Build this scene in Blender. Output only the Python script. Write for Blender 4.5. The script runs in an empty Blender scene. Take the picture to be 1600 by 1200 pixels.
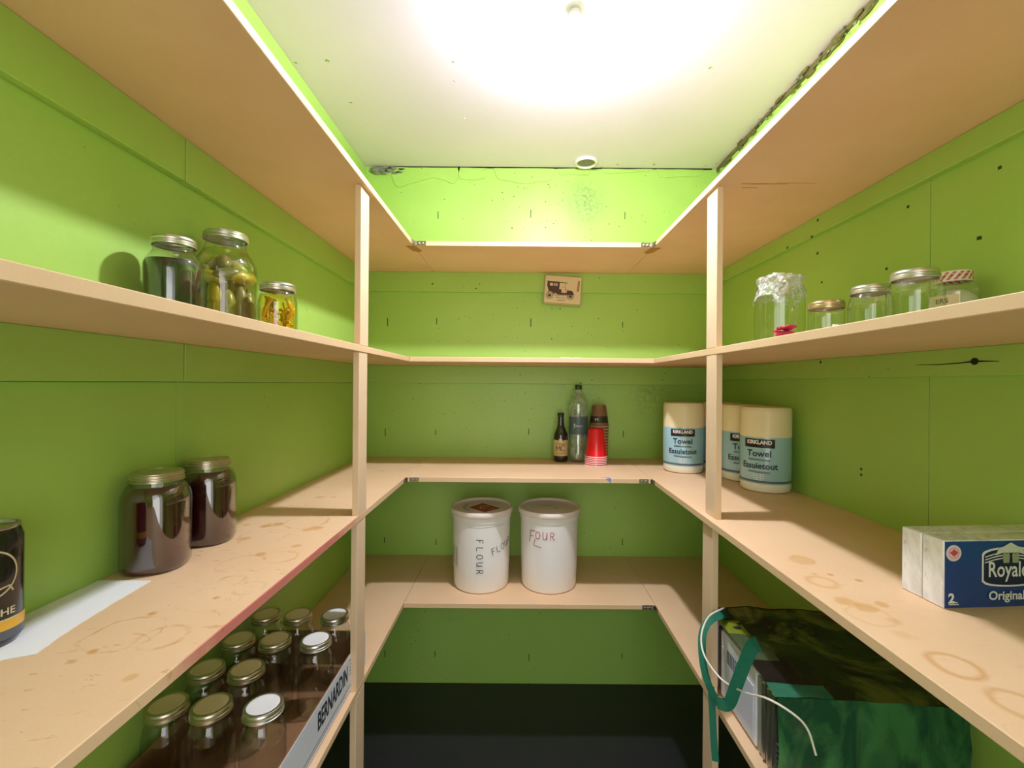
import bpy, bmesh, math, random
from mathutils import Vector, Matrix, noise as mnoise
R = random.Random(7)
C = bpy.context.scene.collection
PI = math.pi

# ------------------------------------------------------------------ camera
EYE = 1.42            # eye height above the floor
F = 700.0             # focal length in pixels of a 1600 wide frame
ROLL = 0.0075
cam = bpy.data.cameras.new('camera'); cam_o = bpy.data.objects.new('camera', cam); C.objects.link(cam_o)
cam.sensor_width = 36; cam.lens = 36 * F / 1600; cam.clip_start = 0.02
cam.shift_x = -12 / 1600; cam.shift_y = -1 / 1600
cam_o.matrix_world = Matrix.Translation((0, 0, EYE)) @ Matrix.Rotation(-ROLL, 4, 'Y') @ Matrix.Rotation(PI / 2, 4, 'X')
bpy.context.scene.camera = cam_o

# ------------------------------------------------------------------ world, exposure
sc = bpy.context.scene
sc.view_settings.view_transform = 'Standard'; sc.view_settings.look = 'None'
sc.view_settings.gamma = 1; sc.view_settings.use_curve_mapping = False
sc.view_settings.exposure = 0.30
sc.cycles.max_bounces = 12; sc.cycles.transparent_max_bounces = 24; sc.cycles.diffuse_bounces = 6
sc.cycles.caustics_reflective = False; sc.cycles.caustics_refractive = False
sc.cycles.sample_clamp_indirect = 4
world = bpy.data.worlds.new('world'); sc.world = world; world.use_nodes = True
WB = world.node_tree.nodes['Background']
WB.inputs[0].default_value = (1.0, 0.97, 0.94, 1); WB.inputs[1].default_value = 1.15
BULB_STRENGTH = 1330.0
BULB_COLOR = (0.97, 0.985, 1.10)
BULB = (0.14, 1.20, EYE + 0.952)
# fill light added out of view beyond the doorway to lift the shaded areas
la = bpy.data.lights.new('doorway_fill', 'AREA'); la.shape = 'RECTANGLE'; la.size = 1.3; la.size_y = 1.8
la.energy = 13; la.color = (1.0, 0.97, 0.93)
lo = bpy.data.objects.new('doorway_fill', la); C.objects.link(lo); lo.location = (0.05, -1.3, 1.35)
lo.rotation_euler = (PI / 2, 0, 0)

# ------------------------------------------------------------------ helpers
def s2l(c):
    return tuple((x / 12.92 if x <= .04045 else ((x + .055) / 1.055) ** 2.4) for x in c)
def rgb(r, g, b): return s2l((r / 255, g / 255, b / 255)) + (1,)

class NT:
    def __init__(s, name):
        s.m = bpy.data.materials.new(name); s.m.use_nodes = True; s.t = s.m.node_tree
        s.n = s.t.nodes; s.p = s.n['Principled BSDF']; s.out = s.n['Material Output']
    def new(s, k, **kw):
        n = s.n.new(k)
        for a, v in kw.items(): setattr(n, a, v)
        return n
    def l(s, a, b): s.t.links.new(a, b)
    def val(s, sock, v):
        if isinstance(v, bpy.types.NodeSocket): s.l(v, sock)
        else: sock.default_value = v
    def math(s, op, a, b=0.0, clamp=False):
        n = s.new('ShaderNodeMath', operation=op, use_clamp=clamp); s.val(n.inputs[0], a); s.val(n.inputs[1], b); return n.outputs[0]
    def mix(s, f, a, b, mode='MIX'):
        n = s.new('ShaderNodeMix', data_type='RGBA', blend_type=mode)
        s.val(n.inputs[0], f); s.val(n.inputs[6], a); s.val(n.inputs[7], b); return n.outputs[2]
    def noise(s, scale, detail=3, rough=.5, vec=None, dist=0):
        n = s.new('ShaderNodeTexNoise'); n.inputs['Scale'].default_value = scale; n.inputs['Detail'].default_value = detail
        n.inputs['Roughness'].default_value = rough; n.inputs['Distortion'].default_value = dist
        if vec is not None: s.l(vec, n.inputs['Vector'])
        return n.outputs['Fac']
    def ramp(s, f, a, b, ca=(0, 0, 0, 1), cb=(1, 1, 1, 1)):
        n = s.new('ShaderNodeValToRGB'); e = n.color_ramp.elements
        e[0].position = a; e[1].position = b; e[0].color = ca; e[1].color = cb; s.l(f, n.inputs[0]); return n.outputs[0]
    def pos(s): return s.new('ShaderNodeNewGeometry').outputs['Position']
    def obj(s): return s.new('ShaderNodeTexCoord').outputs['Object']
    def bump(s, h, strength=.2, dist=.002):
        n = s.new('ShaderNodeBump'); n.inputs['Strength'].default_value = strength; n.inputs['Distance'].default_value = dist
        s.l(h, n.inputs['Height']); s.l(n.outputs[0], s.p.inputs['Normal']); return n

def simple(name, col, rough=.5, metal=0, spec=.5, nscale=0, namt=.1, coat=0, bump=0, trans=0, alpha=1):
    t = NT(name); p = t.p
    p.inputs['Roughness'].default_value = rough; p.inputs['Metallic'].default_value = metal
    p.inputs['Specular IOR Level'].default_value = spec; p.inputs['Coat Weight'].default_value = coat
    p.inputs['Coat Roughness'].default_value = .05
    p.inputs['Base Color'].default_value = col
    if nscale:
        v = t.obj(); f = t.noise(nscale, 4, .6, v)
        c2 = tuple(max(0, x * (1 - namt * 2)) for x in col[:3]) + (1,)
        t.l(t.mix(f, col, c2), p.inputs['Base Color'])
        if bump: t.bump(f, bump, .001)
    return t.m

def wall_green(name, kind):
    t = NT(name); p = t.p; v = t.pos()
    base = rgb(170, 210, 104)
    f = t.noise(2.2, 3, .6, v)
    c = t.mix(t.ramp(f, .3, .7), base, rgb(162, 203, 94))
    fine = t.noise(90, 3, .6, v)
    c = t.mix(t.math('MULTIPLY', fine, .22), c, rgb(147, 188, 78))
    # specks and small pits
    vo = t.new('ShaderNodeTexVoronoi'); vo.inputs['Scale'].default_value = 34; t.l(v, vo.inputs['Vector'])
    sp = t.math('LESS_THAN', vo.outputs['Distance'], .085)
    dens = t.ramp(t.noise(3.1, 2, .5, v), .44 if kind == 'back' else .54, .54 if kind == 'back' else .66)
    col = vo.outputs['Color']; sep = t.new('ShaderNodeSeparateColor'); t.l(col, sep.inputs[0])
    pick = t.math('GREATER_THAN', sep.outputs[0], .5 if kind == 'back' else .8)
    sp = t.math('MULTIPLY', t.math('MULTIPLY', sp, dens), pick)
    c = t.mix(t.math('MULTIPLY', sp, .75), c, rgb(58, 72, 34))
    if kind == 'back':
        # mould smudge below the ceiling pipe and a second one low on the wall
        for (px, pz, rad, amt) in ((.31, EYE + .86, .13, .75), (-.08, EYE + .80, .2, .0), (.62, EYE - .04, .16, .35), (.27, EYE - .06, .16, .22)):
            if amt == 0: continue
            d = t.new('ShaderNodeVectorMath', operation='DISTANCE'); t.l(v, d.inputs[0]); d.inputs[1].default_value = (px, 2.12, pz)
            g = t.math('SUBTRACT', 1.0, t.math('DIVIDE', d.outputs['Value'], rad), True)
            g = t.math('MULTIPLY', g, t.ramp(t.noise(60, 4, .7, v), .38, .62))
            c = t.mix(t.math('MULTIPLY', g, amt), c, rgb(70, 92, 66))
    t.l(c, p.inputs['Base Color'])
    p.inputs['Roughness'].default_value = .42; p.inputs['Specular IOR Level'].default_value = .45
    h = t.math('ADD', t.math('MULTIPLY', t.noise(7, 3, .5, v), 2.2), t.math('MULTIPLY', t.noise(160, 2, .5, v), .12))
    t.bump(h, .35, .004)
    return t.m

def on_plane(px, py, h):
    """room point seen at a pixel of the photograph on the horizontal plane h above eye height"""
    u = px - 812; v = 599 - py; X = u * math.cos(ROLL) - v * math.sin(ROLL); H = u * math.sin(ROLL) + v * math.cos(ROLL)
    k = h / H
    return X * k, F * k

def mdf(name, rings=(), blots=(), smear=0.0, pink=None, brk_lo=.44, base=(234, 201, 163)):
    t = NT(name); p = t.p; v = t.pos()
    c = t.mix(t.ramp(t.noise(5, 4, .6, v), .3, .7), rgb(*base), rgb(base[0] - 7, base[1] - 10, base[2] - 13))
    fn = t.noise(420, 2, .6, v)
    c = t.mix(t.math('MULTIPLY', fn, .35), c, rgb(base[0] - 26, base[1] - 30, base[2] - 34))
    warp = t.noise(25, 3, .6, v)
    brk = t.ramp(t.noise(16, 4, .7, v), brk_lo, brk_lo + .18)
    for (x, y, z, r, w, amt) in rings:
        d = t.new('ShaderNodeVectorMath', operation='DISTANCE'); t.l(v, d.inputs[0]); d.inputs[1].default_value = (x, y, z)
        dd = t.math('ADD', d.outputs['Value'], t.math('MULTIPLY', t.math('SUBTRACT', warp, .5), r * .55))
        g = t.math('SUBTRACT', 1.0, t.math('DIVIDE', t.math('ABSOLUTE', t.math('SUBTRACT', dd, r)), w), True)
        g = t.math('MULTIPLY', g, brk)
        c = t.mix(t.math('MULTIPLY', g, amt), c, rgb(196, 142, 74))
    for (x, y, z, r, amt) in blots:
        d = t.new('ShaderNodeVectorMath', operation='DISTANCE'); t.l(v, d.inputs[0]); d.inputs[1].default_value = (x, y, z)
        dd = t.math('ADD', d.outputs['Value'], t.math('MULTIPLY', t.math('SUBTRACT', warp, .5), r * 1.6))
        g = t.ramp(dd, r * .75, r * 1.15, (1, 1, 1, 1), (0, 0, 0, 1))
        c = t.mix(t.math('MULTIPLY', g, amt), c, rgb(200, 150, 84))
    if smear:
        mp = t.new('ShaderNodeMapping'); mp.inputs['Rotation'].default_value = (0, 0, .6); mp.inputs['Scale'].default_value = (26, 75, 26); t.l(v, mp.inputs[0])
        s = t.ramp(t.noise(1.0, 3, .6, mp.outputs[0], .6), .64, .70)
        c = t.mix(t.math('MULTIPLY', s, smear), c, rgb(188, 138, 72))
    if pink:
        y0, y1 = pink; sx = t.new('ShaderNodeSeparateXYZ'); t.l(v, sx.inputs[0])
        ny = t.math('ADD', sx.outputs[1], t.math('MULTIPLY', t.math('SUBTRACT', t.noise(9, 3, .6, v), .5), .2))
        g = t.math('MULTIPLY', t.ramp(t.math('MULTIPLY', ny, .5), y0 / 2, y0 / 2 + .04), t.ramp(t.math('MULTIPLY', ny, .5), y1 / 2 - .06, y1 / 2, (1, 1, 1, 1), (0, 0, 0, 1)))
        nr = t.new('ShaderNodeNewGeometry'); sn = t.new('ShaderNodeSeparateXYZ'); t.l(nr.outputs['Normal'], sn.inputs[0])
        g = t.math('MULTIPLY', g, t.math('GREATER_THAN', sn.outputs[0], .3))
        c = t.mix(t.math('MULTIPLY', g, .75), c, rgb(196, 84, 92))
    t.l(c, p.inputs['Base Color']); p.inputs['Roughness'].default_value = .55; p.inputs['Specular IOR Level'].default_value = .3
    t.bump(fn, .12, .0006)
    return t.m

def thin_glass(name, tint=(.93, .97, .94), rough=.03, body=.06, haze=0.0):
    """single-wall clear glass or film: see-through, mirror towards grazing angles"""
    t = NT(name); t.n.remove(t.p)
    tr = t.new('ShaderNodeBsdfTransparent'); gl = t.new('ShaderNodeBsdfGlossy'); gl.inputs['Roughness'].default_value = rough
    lw = t.new('ShaderNodeLayerWeight'); lw.inputs['Blend'].default_value = .35
    edge = t.math('POWER', lw.outputs['Facing'], 3.0)
    c = t.mix(edge, tint + (1,), tuple(x * .55 for x in tint) + (1,)); t.l(c, tr.inputs[0])
    fr = t.math('ADD', t.math('MULTIPLY', t.math('POWER', lw.outputs['Facing'], 2.0), .42), body)
    gl.inputs[0].default_value = (1, 1, 1, 1)
    mx = t.new('ShaderNodeMixShader'); t.l(fr, mx.inputs[0]); t.l(tr.outputs[0], mx.inputs[1]); t.l(gl.outputs[0], mx.inputs[2])
    last = mx.outputs[0]
    if haze:
        df = t.new('ShaderNodeBsdfDiffuse'); df.inputs[0].default_value = (.9, .9, .9, 1)
        v = t.obj(); h = t.math('MULTIPLY', t.ramp(t.noise(45, 4, .7, v, 1.5), .4, .68), haze)
        m2 = t.new('ShaderNodeMixShader'); t.l(h, m2.inputs[0]); t.l(last, m2.inputs[1]); t.l(df.outputs[0], m2.inputs[2]); last = m2.outputs[0]
    t.l(last, t.out.inputs[0])
    return t.m

# ---- mesh helpers
def finish(name, bm, mat, parent=None, smooth=False, mats=None):
    me = bpy.data.meshes.new(name); bm.normal_update(); bm.to_mesh(me); bm.free()
    for m in (mats or [mat]): me.materials.append(m)
    if smooth:
        for p_ in me.polygons: p_.use_smooth = True
        me.set_sharp_from_angle(angle=math.radians(38))
    o = bpy.data.objects.new(name, me); C.objects.link(o)
    if parent is not None: o.parent = parent
    return o
def thing(name, label, cat, loc=(0, 0, 0), rz=0, group=None, rx=0, ry=0):
    o = bpy.data.objects.new(name, None); C.objects.link(o); o.location = loc; o.rotation_euler = (rx, ry, rz)
    o.empty_display_size = .02
    o['label'] = label; o['category'] = cat
    if group: o['group'] = group
    return o
def tag(o, label, cat, group=None):
    o['label'] = label; o['category'] = cat
    if group: o['group'] = group
    return o
def struct(o): o['kind'] = 'structure'; return o
def add_box(bm, a, b, bev=0):
    r = bmesh.ops.create_cube(bm, size=1)
    vs = r['verts']
    for v in vs: v.co = Vector([(a[i] + b[i]) / 2 + v.co[i] * (b[i] - a[i]) for i in range(3)])
    if bev:
        es = {e for v in vs for e in v.link_edges}
        bmesh.ops.bevel(bm, geom=list(es), offset=bev, segments=1, profile=.5, affect='EDGES')
def box(name, a, b, mat, parent=None, bev=0):
    bm = bmesh.new(); add_box(bm, a, b, bev); return finish(name, bm, mat, parent)
def add_lathe(bm, prof, seg=48, sq=0, sqz=None, c=(0, 0, 0), cap0=True, cap1=True, fn=None):
    rings = []
    for (r, z) in prof:
        ring = []
        for k in range(seg):
            a = 2 * PI * k / seg; rr = r
            if sq and (sqz is None or z < sqz):
                n = 2 + sq
                rr = r * (abs(math.cos(a)) ** n + abs(math.sin(a)) ** n) ** (-1 / n) * .94
            x, y, zz = rr * math.cos(a), rr * math.sin(a), z
            if fn: x, y, zz = fn(x, y, zz, a)
            ring.append(bm.verts.new((c[0] + x, c[1] + y, c[2] + zz)))
        rings.append(ring)
    for i in range(len(rings) - 1):
        for k in range(seg):
            bm.faces.new((rings[i][k], rings[i][(k + 1) % seg], rings[i + 1][(k + 1) % seg], rings[i + 1][k]))
    if cap0: bm.faces.new(list(reversed(rings[0])))
    if cap1: bm.faces.new(rings[-1])
def lathe(name, prof, mat, parent=None, **kw):
    bm = bmesh.new(); add_lathe(bm, prof, **kw); return finish(name, bm, mat, parent, smooth=True)
def add_tube(bm, pts, r, seg=8, closed=False):
    pts = [Vector(p) for p in pts]; n = len(pts); rings = []; up = Vector((0, 0, 1))
    for i, p in enumerate(pts):
        if closed: d = (pts[(i + 1) % n] - pts[i - 1])
        else: d = pts[min(i + 1, n - 1)] - pts[max(i - 1, 0)]
        d.normalize()
        s = d.cross(up)
        if s.length < .05: s = d.cross(Vector((1, 0, 0)))
        s.normalize(); t_ = s.cross(d)
        rr = r[i] if isinstance(r, (list, tuple)) else r
        rings.append([bm.verts.new(p + (s * math.cos(2 * PI * k / seg) + t_ * math.sin(2 * PI * k / seg)) * rr) for k in range(seg)])
    for i in range(n if closed else n - 1):
        a, b = rings[i], rings[(i + 1) % n]
        for k in range(seg): bm.faces.new((a[k], a[(k + 1) % seg], b[(k + 1) % seg], b[k]))
    if not closed: bm.faces.new(list(reversed(rings[0]))); bm.faces.new(rings[-1])
def spline(pts, per=8):
    pts = [Vector(p) for p in pts]; out = []
    P = [pts[0] * 2 - pts[1]] + pts + [pts[-1] * 2 - pts[-2]]
    for i in range(1, len(P) - 2):
        for k in range(per):
            t = k / per; a, b, c, d = P[i - 1], P[i], P[i + 1], P[i + 2]
            out.append(.5 * ((2 * b) + (c - a) * t + (2 * a - 5 * b + 4 * c - d) * t * t + (3 * b - a - 3 * c + d) * t ** 3))
    out.append(pts[-1]); return out
def prism(bm, poly, f, th=.0006, off=0.0):
    """2D polygon lifted by mapping f(u,v,w)"""
    a = [bm.verts.new(f(u, v, off)) for u, v in poly]; b = [bm.verts.new(f(u, v, off + th)) for u, v in poly]
    n = len(poly)
    bm.faces.new(b); bm.faces.new(list(reversed(a)))
    for i in range(n): bm.faces.new((a[i], a[(i + 1) % n], b[(i + 1) % n], b[i]))
def cyl_map(r, a0, z0, k=1.0):
    """u runs around a vertical cylinder to the right as seen from outside; a0 = facing angle"""
    def f(u, v, w):
        a = a0 + u / r; return Vector(((r + w) * math.cos(a), (r + w) * math.sin(a), z0 + v))
    return f
def plane_map(o, ux, uy, un):
    o, ux, uy, un = Vector(o), Vector(ux), Vector(uy), Vector(un)
    return lambda u, v, w: o + ux * u + uy * v + un * w
def text(name, s, size, f, mat, parent, th=.0006, off=.0005, bold=0, sx=1.0, shear=0, align='CENTER'):
    cu = bpy.data.curves.new('t', 'FONT'); cu.body = s; cu.size = size; cu.align_x = align; cu.align_y = 'CENTER'
    cu.offset = bold; cu.shear = shear; cu.resolution_u = 3
    to = bpy.data.objects.new('t', cu); C.objects.link(to)
    dg = bpy.context.evaluated_depsgraph_get(); me = bpy.data.meshes.new_from_object(to.evaluated_get(dg))
    bpy.data.objects.remove(to); bpy.data.curves.remove(cu)
    bm = bmesh.new(); bm.from_mesh(me); bpy.data.meshes.remove(me)
    for v in bm.verts: v.co = f(v.co.x * sx, v.co.y, off)
    return finish(name, bm, mat, parent)
def strokes(name, lines, f, mat, parent, w=.0012, off=.0004):
    bm = bmesh.new()
    for ln in lines:
        P = [(ln[i][0], ln[i][1]) for i in range(len(ln))]
        Q = []
        for i in range(len(P) - 1):
            n = max(1, int(math.dist(P[i], P[i + 1]) / .006))
            for k in range(n): Q.append((P[i][0] + (P[i + 1][0] - P[i][0]) * k / n, P[i][1] + (P[i + 1][1] - P[i][1]) * k / n))
        Q.append(P[-1])
        pr = None
        for i, q in enumerate(Q):
            a = Q[max(i - 1, 0)]; b = Q[min(i + 1, len(Q) - 1)]
            dx, dy = b[0] - a[0], b[1] - a[1]; L = math.hypot(dx, dy) or 1
            nx, ny = -dy / L * w / 2, dx / L * w / 2
            c = (bm.verts.new(f(q[0] + nx, q[1] + ny, off)), bm.verts.new(f(q[0] - nx, q[1] - ny, off)))
            if pr: bm.faces.new((pr[0], pr[1], c[1], c[0]))
            pr = c
    return finish(name, bm, mat, parent)
def arc(cx, cy, r, a0, a1, n=16, ry=None):
    ry = ry or r
    return [(cx + r * math.cos(math.radians(a0 + (a1 - a0) * i / n)), cy + ry * math.sin(math.radians(a0 + (a1 - a0) * i / n))) for i in range(n + 1)]
HAND = {  # hand-drawn capitals in a 0..0.7 x 0..1 cell
    'F': [[(.1, 0), (.14, 1)], [(.1, .97), (.62, 1.0)], [(.12, .52), (.5, .56)]],
    'L': [[(.12, 1), (.1, .04), (.6, .02)]],
    'O': [arc(.35, .5, .3, 80, 440, 14, .46)],
    'U': [[(.08, 1), (.1, .3), (.22, .04), (.42, .04), (.56, .3), (.6, 1), (.62, 0)]],
    'R': [[(.1, 0), (.12, 1), (.45, .98), (.56, .78), (.44, .54), (.14, .48)], [(.3, .48), (.64, 0)]]}
def hand(word, size, dx=.85, rot=0, jitter=.05, at=(0, 0)):
    out = []; rr = random.Random(3); ca, sa = math.cos(rot), math.sin(rot)
    for i, ch in enumerate(word):
        jy = rr.uniform(-jitter, jitter)
        for ln in HAND[ch]:
            o = []
            for (x, y) in ln:
                X = (x + i * dx) * size; Y = (y + jy) * size
                o.append((at[0] + X * ca - Y * sa, at[1] + X * sa + Y * ca))
            out.append(o)
    return out

# ------------------------------------------------------------------ materials
M = {}
M['wall_back'] = wall_green('green_paint_back', 'back'); M['wall'] = wall_green('green_paint', 'side')
M['ceil'] = NT('ceiling_paint')
_t = M['ceil']; _v = _t.pos(); _c = _t.mix(_t.noise(4, 3, .5, _v), rgb(226, 219, 244), rgb(218, 212, 236))
_t.l(_c, _t.p.inputs['Base Color']); _t.p.inputs['Roughness'].default_value = .6; _t.bump(_t.noise(24, 4, .6, _v), .25, .002); M['ceil'] = _t.m
M['floor'] = simple('black_floor_paint', (.030, .028, .032, 1), .4, nscale=12, namt=.2)
M['dark'] = simple('dark_gap', (.012, .012, .008, 1), .9)
M['mark'] = simple('nail_mark_dark_green', rgb(48, 66, 22), .8)
M['plaster'] = simple('painted_plaster', rgb(150, 190, 84), .6, nscale=60, namt=.15, bump=.5)
M['mould'] = simple('crumbling_filler', rgb(150, 156, 128), .9, nscale=70, namt=.35, bump=.6)
M['brown_gap'] = simple('brown_gap_filler', rgb(124, 118, 62), .9, nscale=90, namt=.4, bump=.6)
M['mdf'] = mdf('particle_board')
M['mdf_post'] = mdf('particle_board_strip', base=(236, 208, 176))
H3 = -.352
rr_ = []; bl_ = []
for (px, py, r, w, a) in ((1285, 909, .022, .008, .45), (1493, 1040, .025, .0075, .65), (1596, 1102, .025, .0075, .55), (1360, 962, .03, .005, .25), (1254, 876, .02, .005, .3)):
    x, y = on_plane(px, py, H3); rr_.append((x, y, EYE + H3, r, w, a))
for (px, py, r, a) in ((1253, 875, .022, .5), (1322, 940, .018, .6), (1350, 948, .016, .6), (1378, 944, .010, .6), (1398, 970, .009, .35), (1410, 992, .012, .3), (1273, 897, .004, .9), (1297, 898, .005, .9), (1342, 907, .005, .9)):
    x, y = on_plane(px, py, H3); bl_.append((x, y, EYE + H3, r, a))
M['mdf_right3'] = mdf('particle_board_ring_stained', rr_, bl_, smear=.12, brk_lo=.22)
rr_ = []; bl_ = []
for (px, py, r, w, a) in ((195, 990, .045, .004, .7), (255, 995, .030, .005, .8), (360, 908, .022, .006, .8), (390, 918, .024, .005, .6), (440, 870, .03, .005, .6), (480, 815, .05, .006, .7), (375, 880, .04, .004, .45), (330, 935, .045, .003, .3), (410, 838, .05, .005, .5)):
    x, y = on_plane(px, py, H3); rr_.append((x, y, EYE + H3, r, w, a))
for (px, py, r, a) in ((237, 959, .007, .9), (338, 934, .006, .9), (145, 1018, .006, .9), (205, 1058, .006, .5), (495, 825, .014, .7), (480, 828, .01, .7), (407, 866, .01, .8), (380, 842, .013, .6), (415, 822, .012, .8), (435, 819, .012, .8), (500, 777, .014, .5), (385, 820, .008, .7), (464, 853, .01, .6)):
    x, y = on_plane(px, py, H3); bl_.append((x, y, EYE + H3, r, a))
M['mdf_left3'] = mdf('particle_board_spill_stained', rr_, bl_, smear=.55, pink=(.52, 1.16))
M['zinc'] = simple('galvanised_steel', (.42, .37, .3, 1), .35, 1, nscale=120, namt=.2)
M['glass'] = thin_glass('clear_jar_glass', (.93, .96, .94), body=.085)
M['film'] = thin_glass('crumpled_cling_film', (.95, .97, .97), .12, .22, .75)
M['silver'] = simple('silver_lid_metal', (.72, .70, .66, 1), .32, 1)
M['brass'] = simple('golden_lid_metal', (.70, .58, .36, 1), .3, 1)
M['oldlid'] = simple('aged_tin_lid', (.74, .67, .52, 1), .36, 1, nscale=60, namt=.15)
M['whitelid'] = simple('white_lid_disc', (.86, .86, .86, 1), .3)
M['tanlid'] = simple('dull_tin_lid_disc', (.90, .76, .54, 1), .45, .1)

# ------------------------------------------------------------------ room shell
XL, XR, YB, YF, ZC = -.737, .925, 2.12, -.35, EYE + 1.02
T = .1
wb = struct(box('wall_back', (XL - T, YB, 0), (XR + T, YB + T, ZC), M['wall_back']))
fl = struct(box('floor', (XL - T, YF - 1.2, -.05), (XR + T, YB + T, 0), M['floor']))
ce = struct(box('ceiling', (XL - T, YF - T, ZC), (XR + T, YB + T, ZC + .05), M['ceil']))
# left wall: backing plus sheets with an open butt joint
wl = struct(box('wall_left', (XL - T, YF, 0), (XL - .006, YB, ZC), M['dark']))
def sheet(w, side, y0, y1, z0, z1):
    g = .0008
    if side < 0: return box('panel', (XL - .006, y0 + g, z0 + g), (XL, y1 - g, z1 - g), M['wall'], w, .0005)
    return box('panel', (XR, y0 + g, z0 + g), (XR + .006, y1 - g, z1 - g), M['wall'], w, .0005)
sheet(wl, -1, YF, .962, 0, EYE - .002); sheet(wl, -1, .962, YB, 0, EYE - .002)
sheet(wl, -1, YF, YB, EYE - .002, ZC)
wr = struct(box('wall_right', (XR + .006, YF, 0), (XR + T, YB, ZC), M['dark']))
sheet(wr, 1, YF, 1.012, 0, ZC); sheet(wr, 1, 1.012, YB, 0, ZC)
# wall behind the camera with the doorway the added fill light comes through
bm = bmesh.new()
add_box(bm, (XL - T, YF - T, 0), (-.42, YF, ZC)); add_box(bm, (.5, YF - T, 0), (XR + T, YF, ZC)); add_box(bm, (-.42, YF - T, 2.05), (.5, YF, ZC))
struct(finish('wall_front', bm, M['wall']))
# green battens under the shelves (height of top below eye .. )
trim_n = [0]
def batten(a, b):
    trim_n[0] += 1
    return struct(box('trim_%d' % trim_n[0], a, b, M['wall'], None, .0015))
S1b, S2b, TH = .520, .080, .018       # undersides of the upper shelves above eye height
for (zt, zb, zr) in ((S1b, .428, .466), (S2b, -.002, .022)):
    batten((XL, YF, EYE + zb), (XL + .018, .960, EYE + zt)); batten((XL, .9625, EYE + zb), (XL + .018, YB - .0185, EYE + zt))
    batten((XL, YB - .018, EYE + zb), (XR, YB, EYE + zt))
    batten((XR - .018, YF, EYE + zr), (XR, YB - .0185, EYE + zt))
for z in (-.352 - TH, -.815 - TH):
    batten((XL, YF, EYE + z - .04), (XL + .018, YB - .0185, EYE + z)); batten((XL, YB - .018, EYE + z - .04), (XR, YB, EYE + z))
    batten((XR - .018, YF, EYE + z - .04), (XR, YB - .0185, EYE + z))
# nail slots of the back wall, and dark specks in battens
bm = bmesh.new()
for X in (-.39, .05, .49, -.75 + .12):
    for h in (.80, .29, -.235, -.745, -1.29):
        x = X + R.uniform(-.006, .006); hh = h + R.uniform(-.01, .01); l = R.uniform(.012, .02)
        add_box(bm, (x - .0016, YB - .0012, EYE + hh - l), (x + .0016, YB, EYE + hh + l))
for i in range(14):
    x = R.uniform(-.6, .85); hh = R.choice((.47, .03)) + R.uniform(-.03, .03); s = R.uniform(.0015, .0038)
    add_box(bm, (x - s, YB - .0190, EYE + hh - s * .8), (x + s, YB - .018, EYE + hh + s * .8))
for i in range(75):
    x = .25 + R.gauss(0, .33); hh = R.uniform(.56, .95) if i < 62 else R.uniform(.12, .4); s = R.uniform(.0009, .0026)
    if -.45 < x < .85: add_box(bm, (x - s, YB - .0008, EYE + hh - s * R.uniform(.7, 1.4)), (x + s * R.uniform(.6, 1.2), YB, EYE + hh + s))
o = finish('nail_marks', bm, M['mark'], wb); o['kind'] = 'stuff'
bm = bmesh.new()
for (px, py) in ((1276, 344), (1276, 396), (1267, 370), (1229, 387), (1528, 372), (1282, 566)):
    X = XR - .018; y = F * X / (px - 812); hh = (599 - py) * y / F + .007; s = .0035
    add_box(bm, (X - .001, y - s, EYE + hh - s), (X, y + s, EYE + hh + s))
for (px, py) in ((1283, 441), (1384, 420), (1417, 323), (1560, 262), (1240, 480), (1347, 733), (1347, 742), (1530, 372), (1288, 590)):
    X = XR; y = F * X / (px - 812); hh = (599 - py) * y / F + .007; s = .003
    add_box(bm, (X - .001, y - s, EYE + hh - s), (X, y + s, EYE + hh + s))
o = finish('nail_marks', bm, M['mark'], wr); o['kind'] = 'stuff'
# knot and split in the right-hand batten under the second shelf
bm = bmesh.new()
X = XR - .018; yk = F * X / (1523 - 812); hk = (599 - 564) * yk / F + .006
prism(bm, arc(yk, EYE + hk, .007, 0, 360, 14)[:-1], lambda u, v, w: Vector((X - w, u, v)), .0015)
crack = [(yk + .13, hk - .0015, .0003), (yk + .08, hk - .0035, .0008), (yk + .03, hk - .002, .0009), (yk, hk, .0018), (yk - .02, hk - .0005, .0010), (yk - .045, hk - .002, .0003)]
for i in range(len(crack) - 1):
    (a, b, c), (d, e, g) = crack[i], crack[i + 1]
    prism(bm, [(a, EYE + b - c), (a, EYE + b + c), (d, EYE + e + g), (d, EYE + e - g)], lambda u, v, w: Vector((X - w, u, v)), .0012)
finish('knot', bm, M['dark'], wr)
# plaster repair along the top of the back wall
def blob_poly(x0, x1, zt, depth, n=26, seed=0):
    pts = [(x0, zt), (x1, zt)]
    for i in range(n + 1):
        t = i / n; x = x1 + (x0 - x1) * t
        e = min(1, 11 * t, 11 * (1 - t)) ** .5
        pts.append((x, zt - depth * e * (.8 + .5 * mnoise.noise(Vector((x * 6, seed, 0)))) - .004 * mnoise.noise(Vector((x * 40, seed, 3)))))
    return pts
for (a, b, d, s) in ((-.62, -.29, .09, 1), (-.30, -.16, .055, 2), (-.13, .155, .088, 3), (.17, .33, .058, 4), (.38, .62, .03, 5), (.64, .86, .05, 6)):
    bm = bmesh.new(); prism(bm, blob_poly(a, b, ZC - .002, d, seed=s * 3.1), lambda u, v, w: Vector((u, YB - w, v)), .0035)
    finish('plaster_patch', bm, M['wall_back'], wb)
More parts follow.
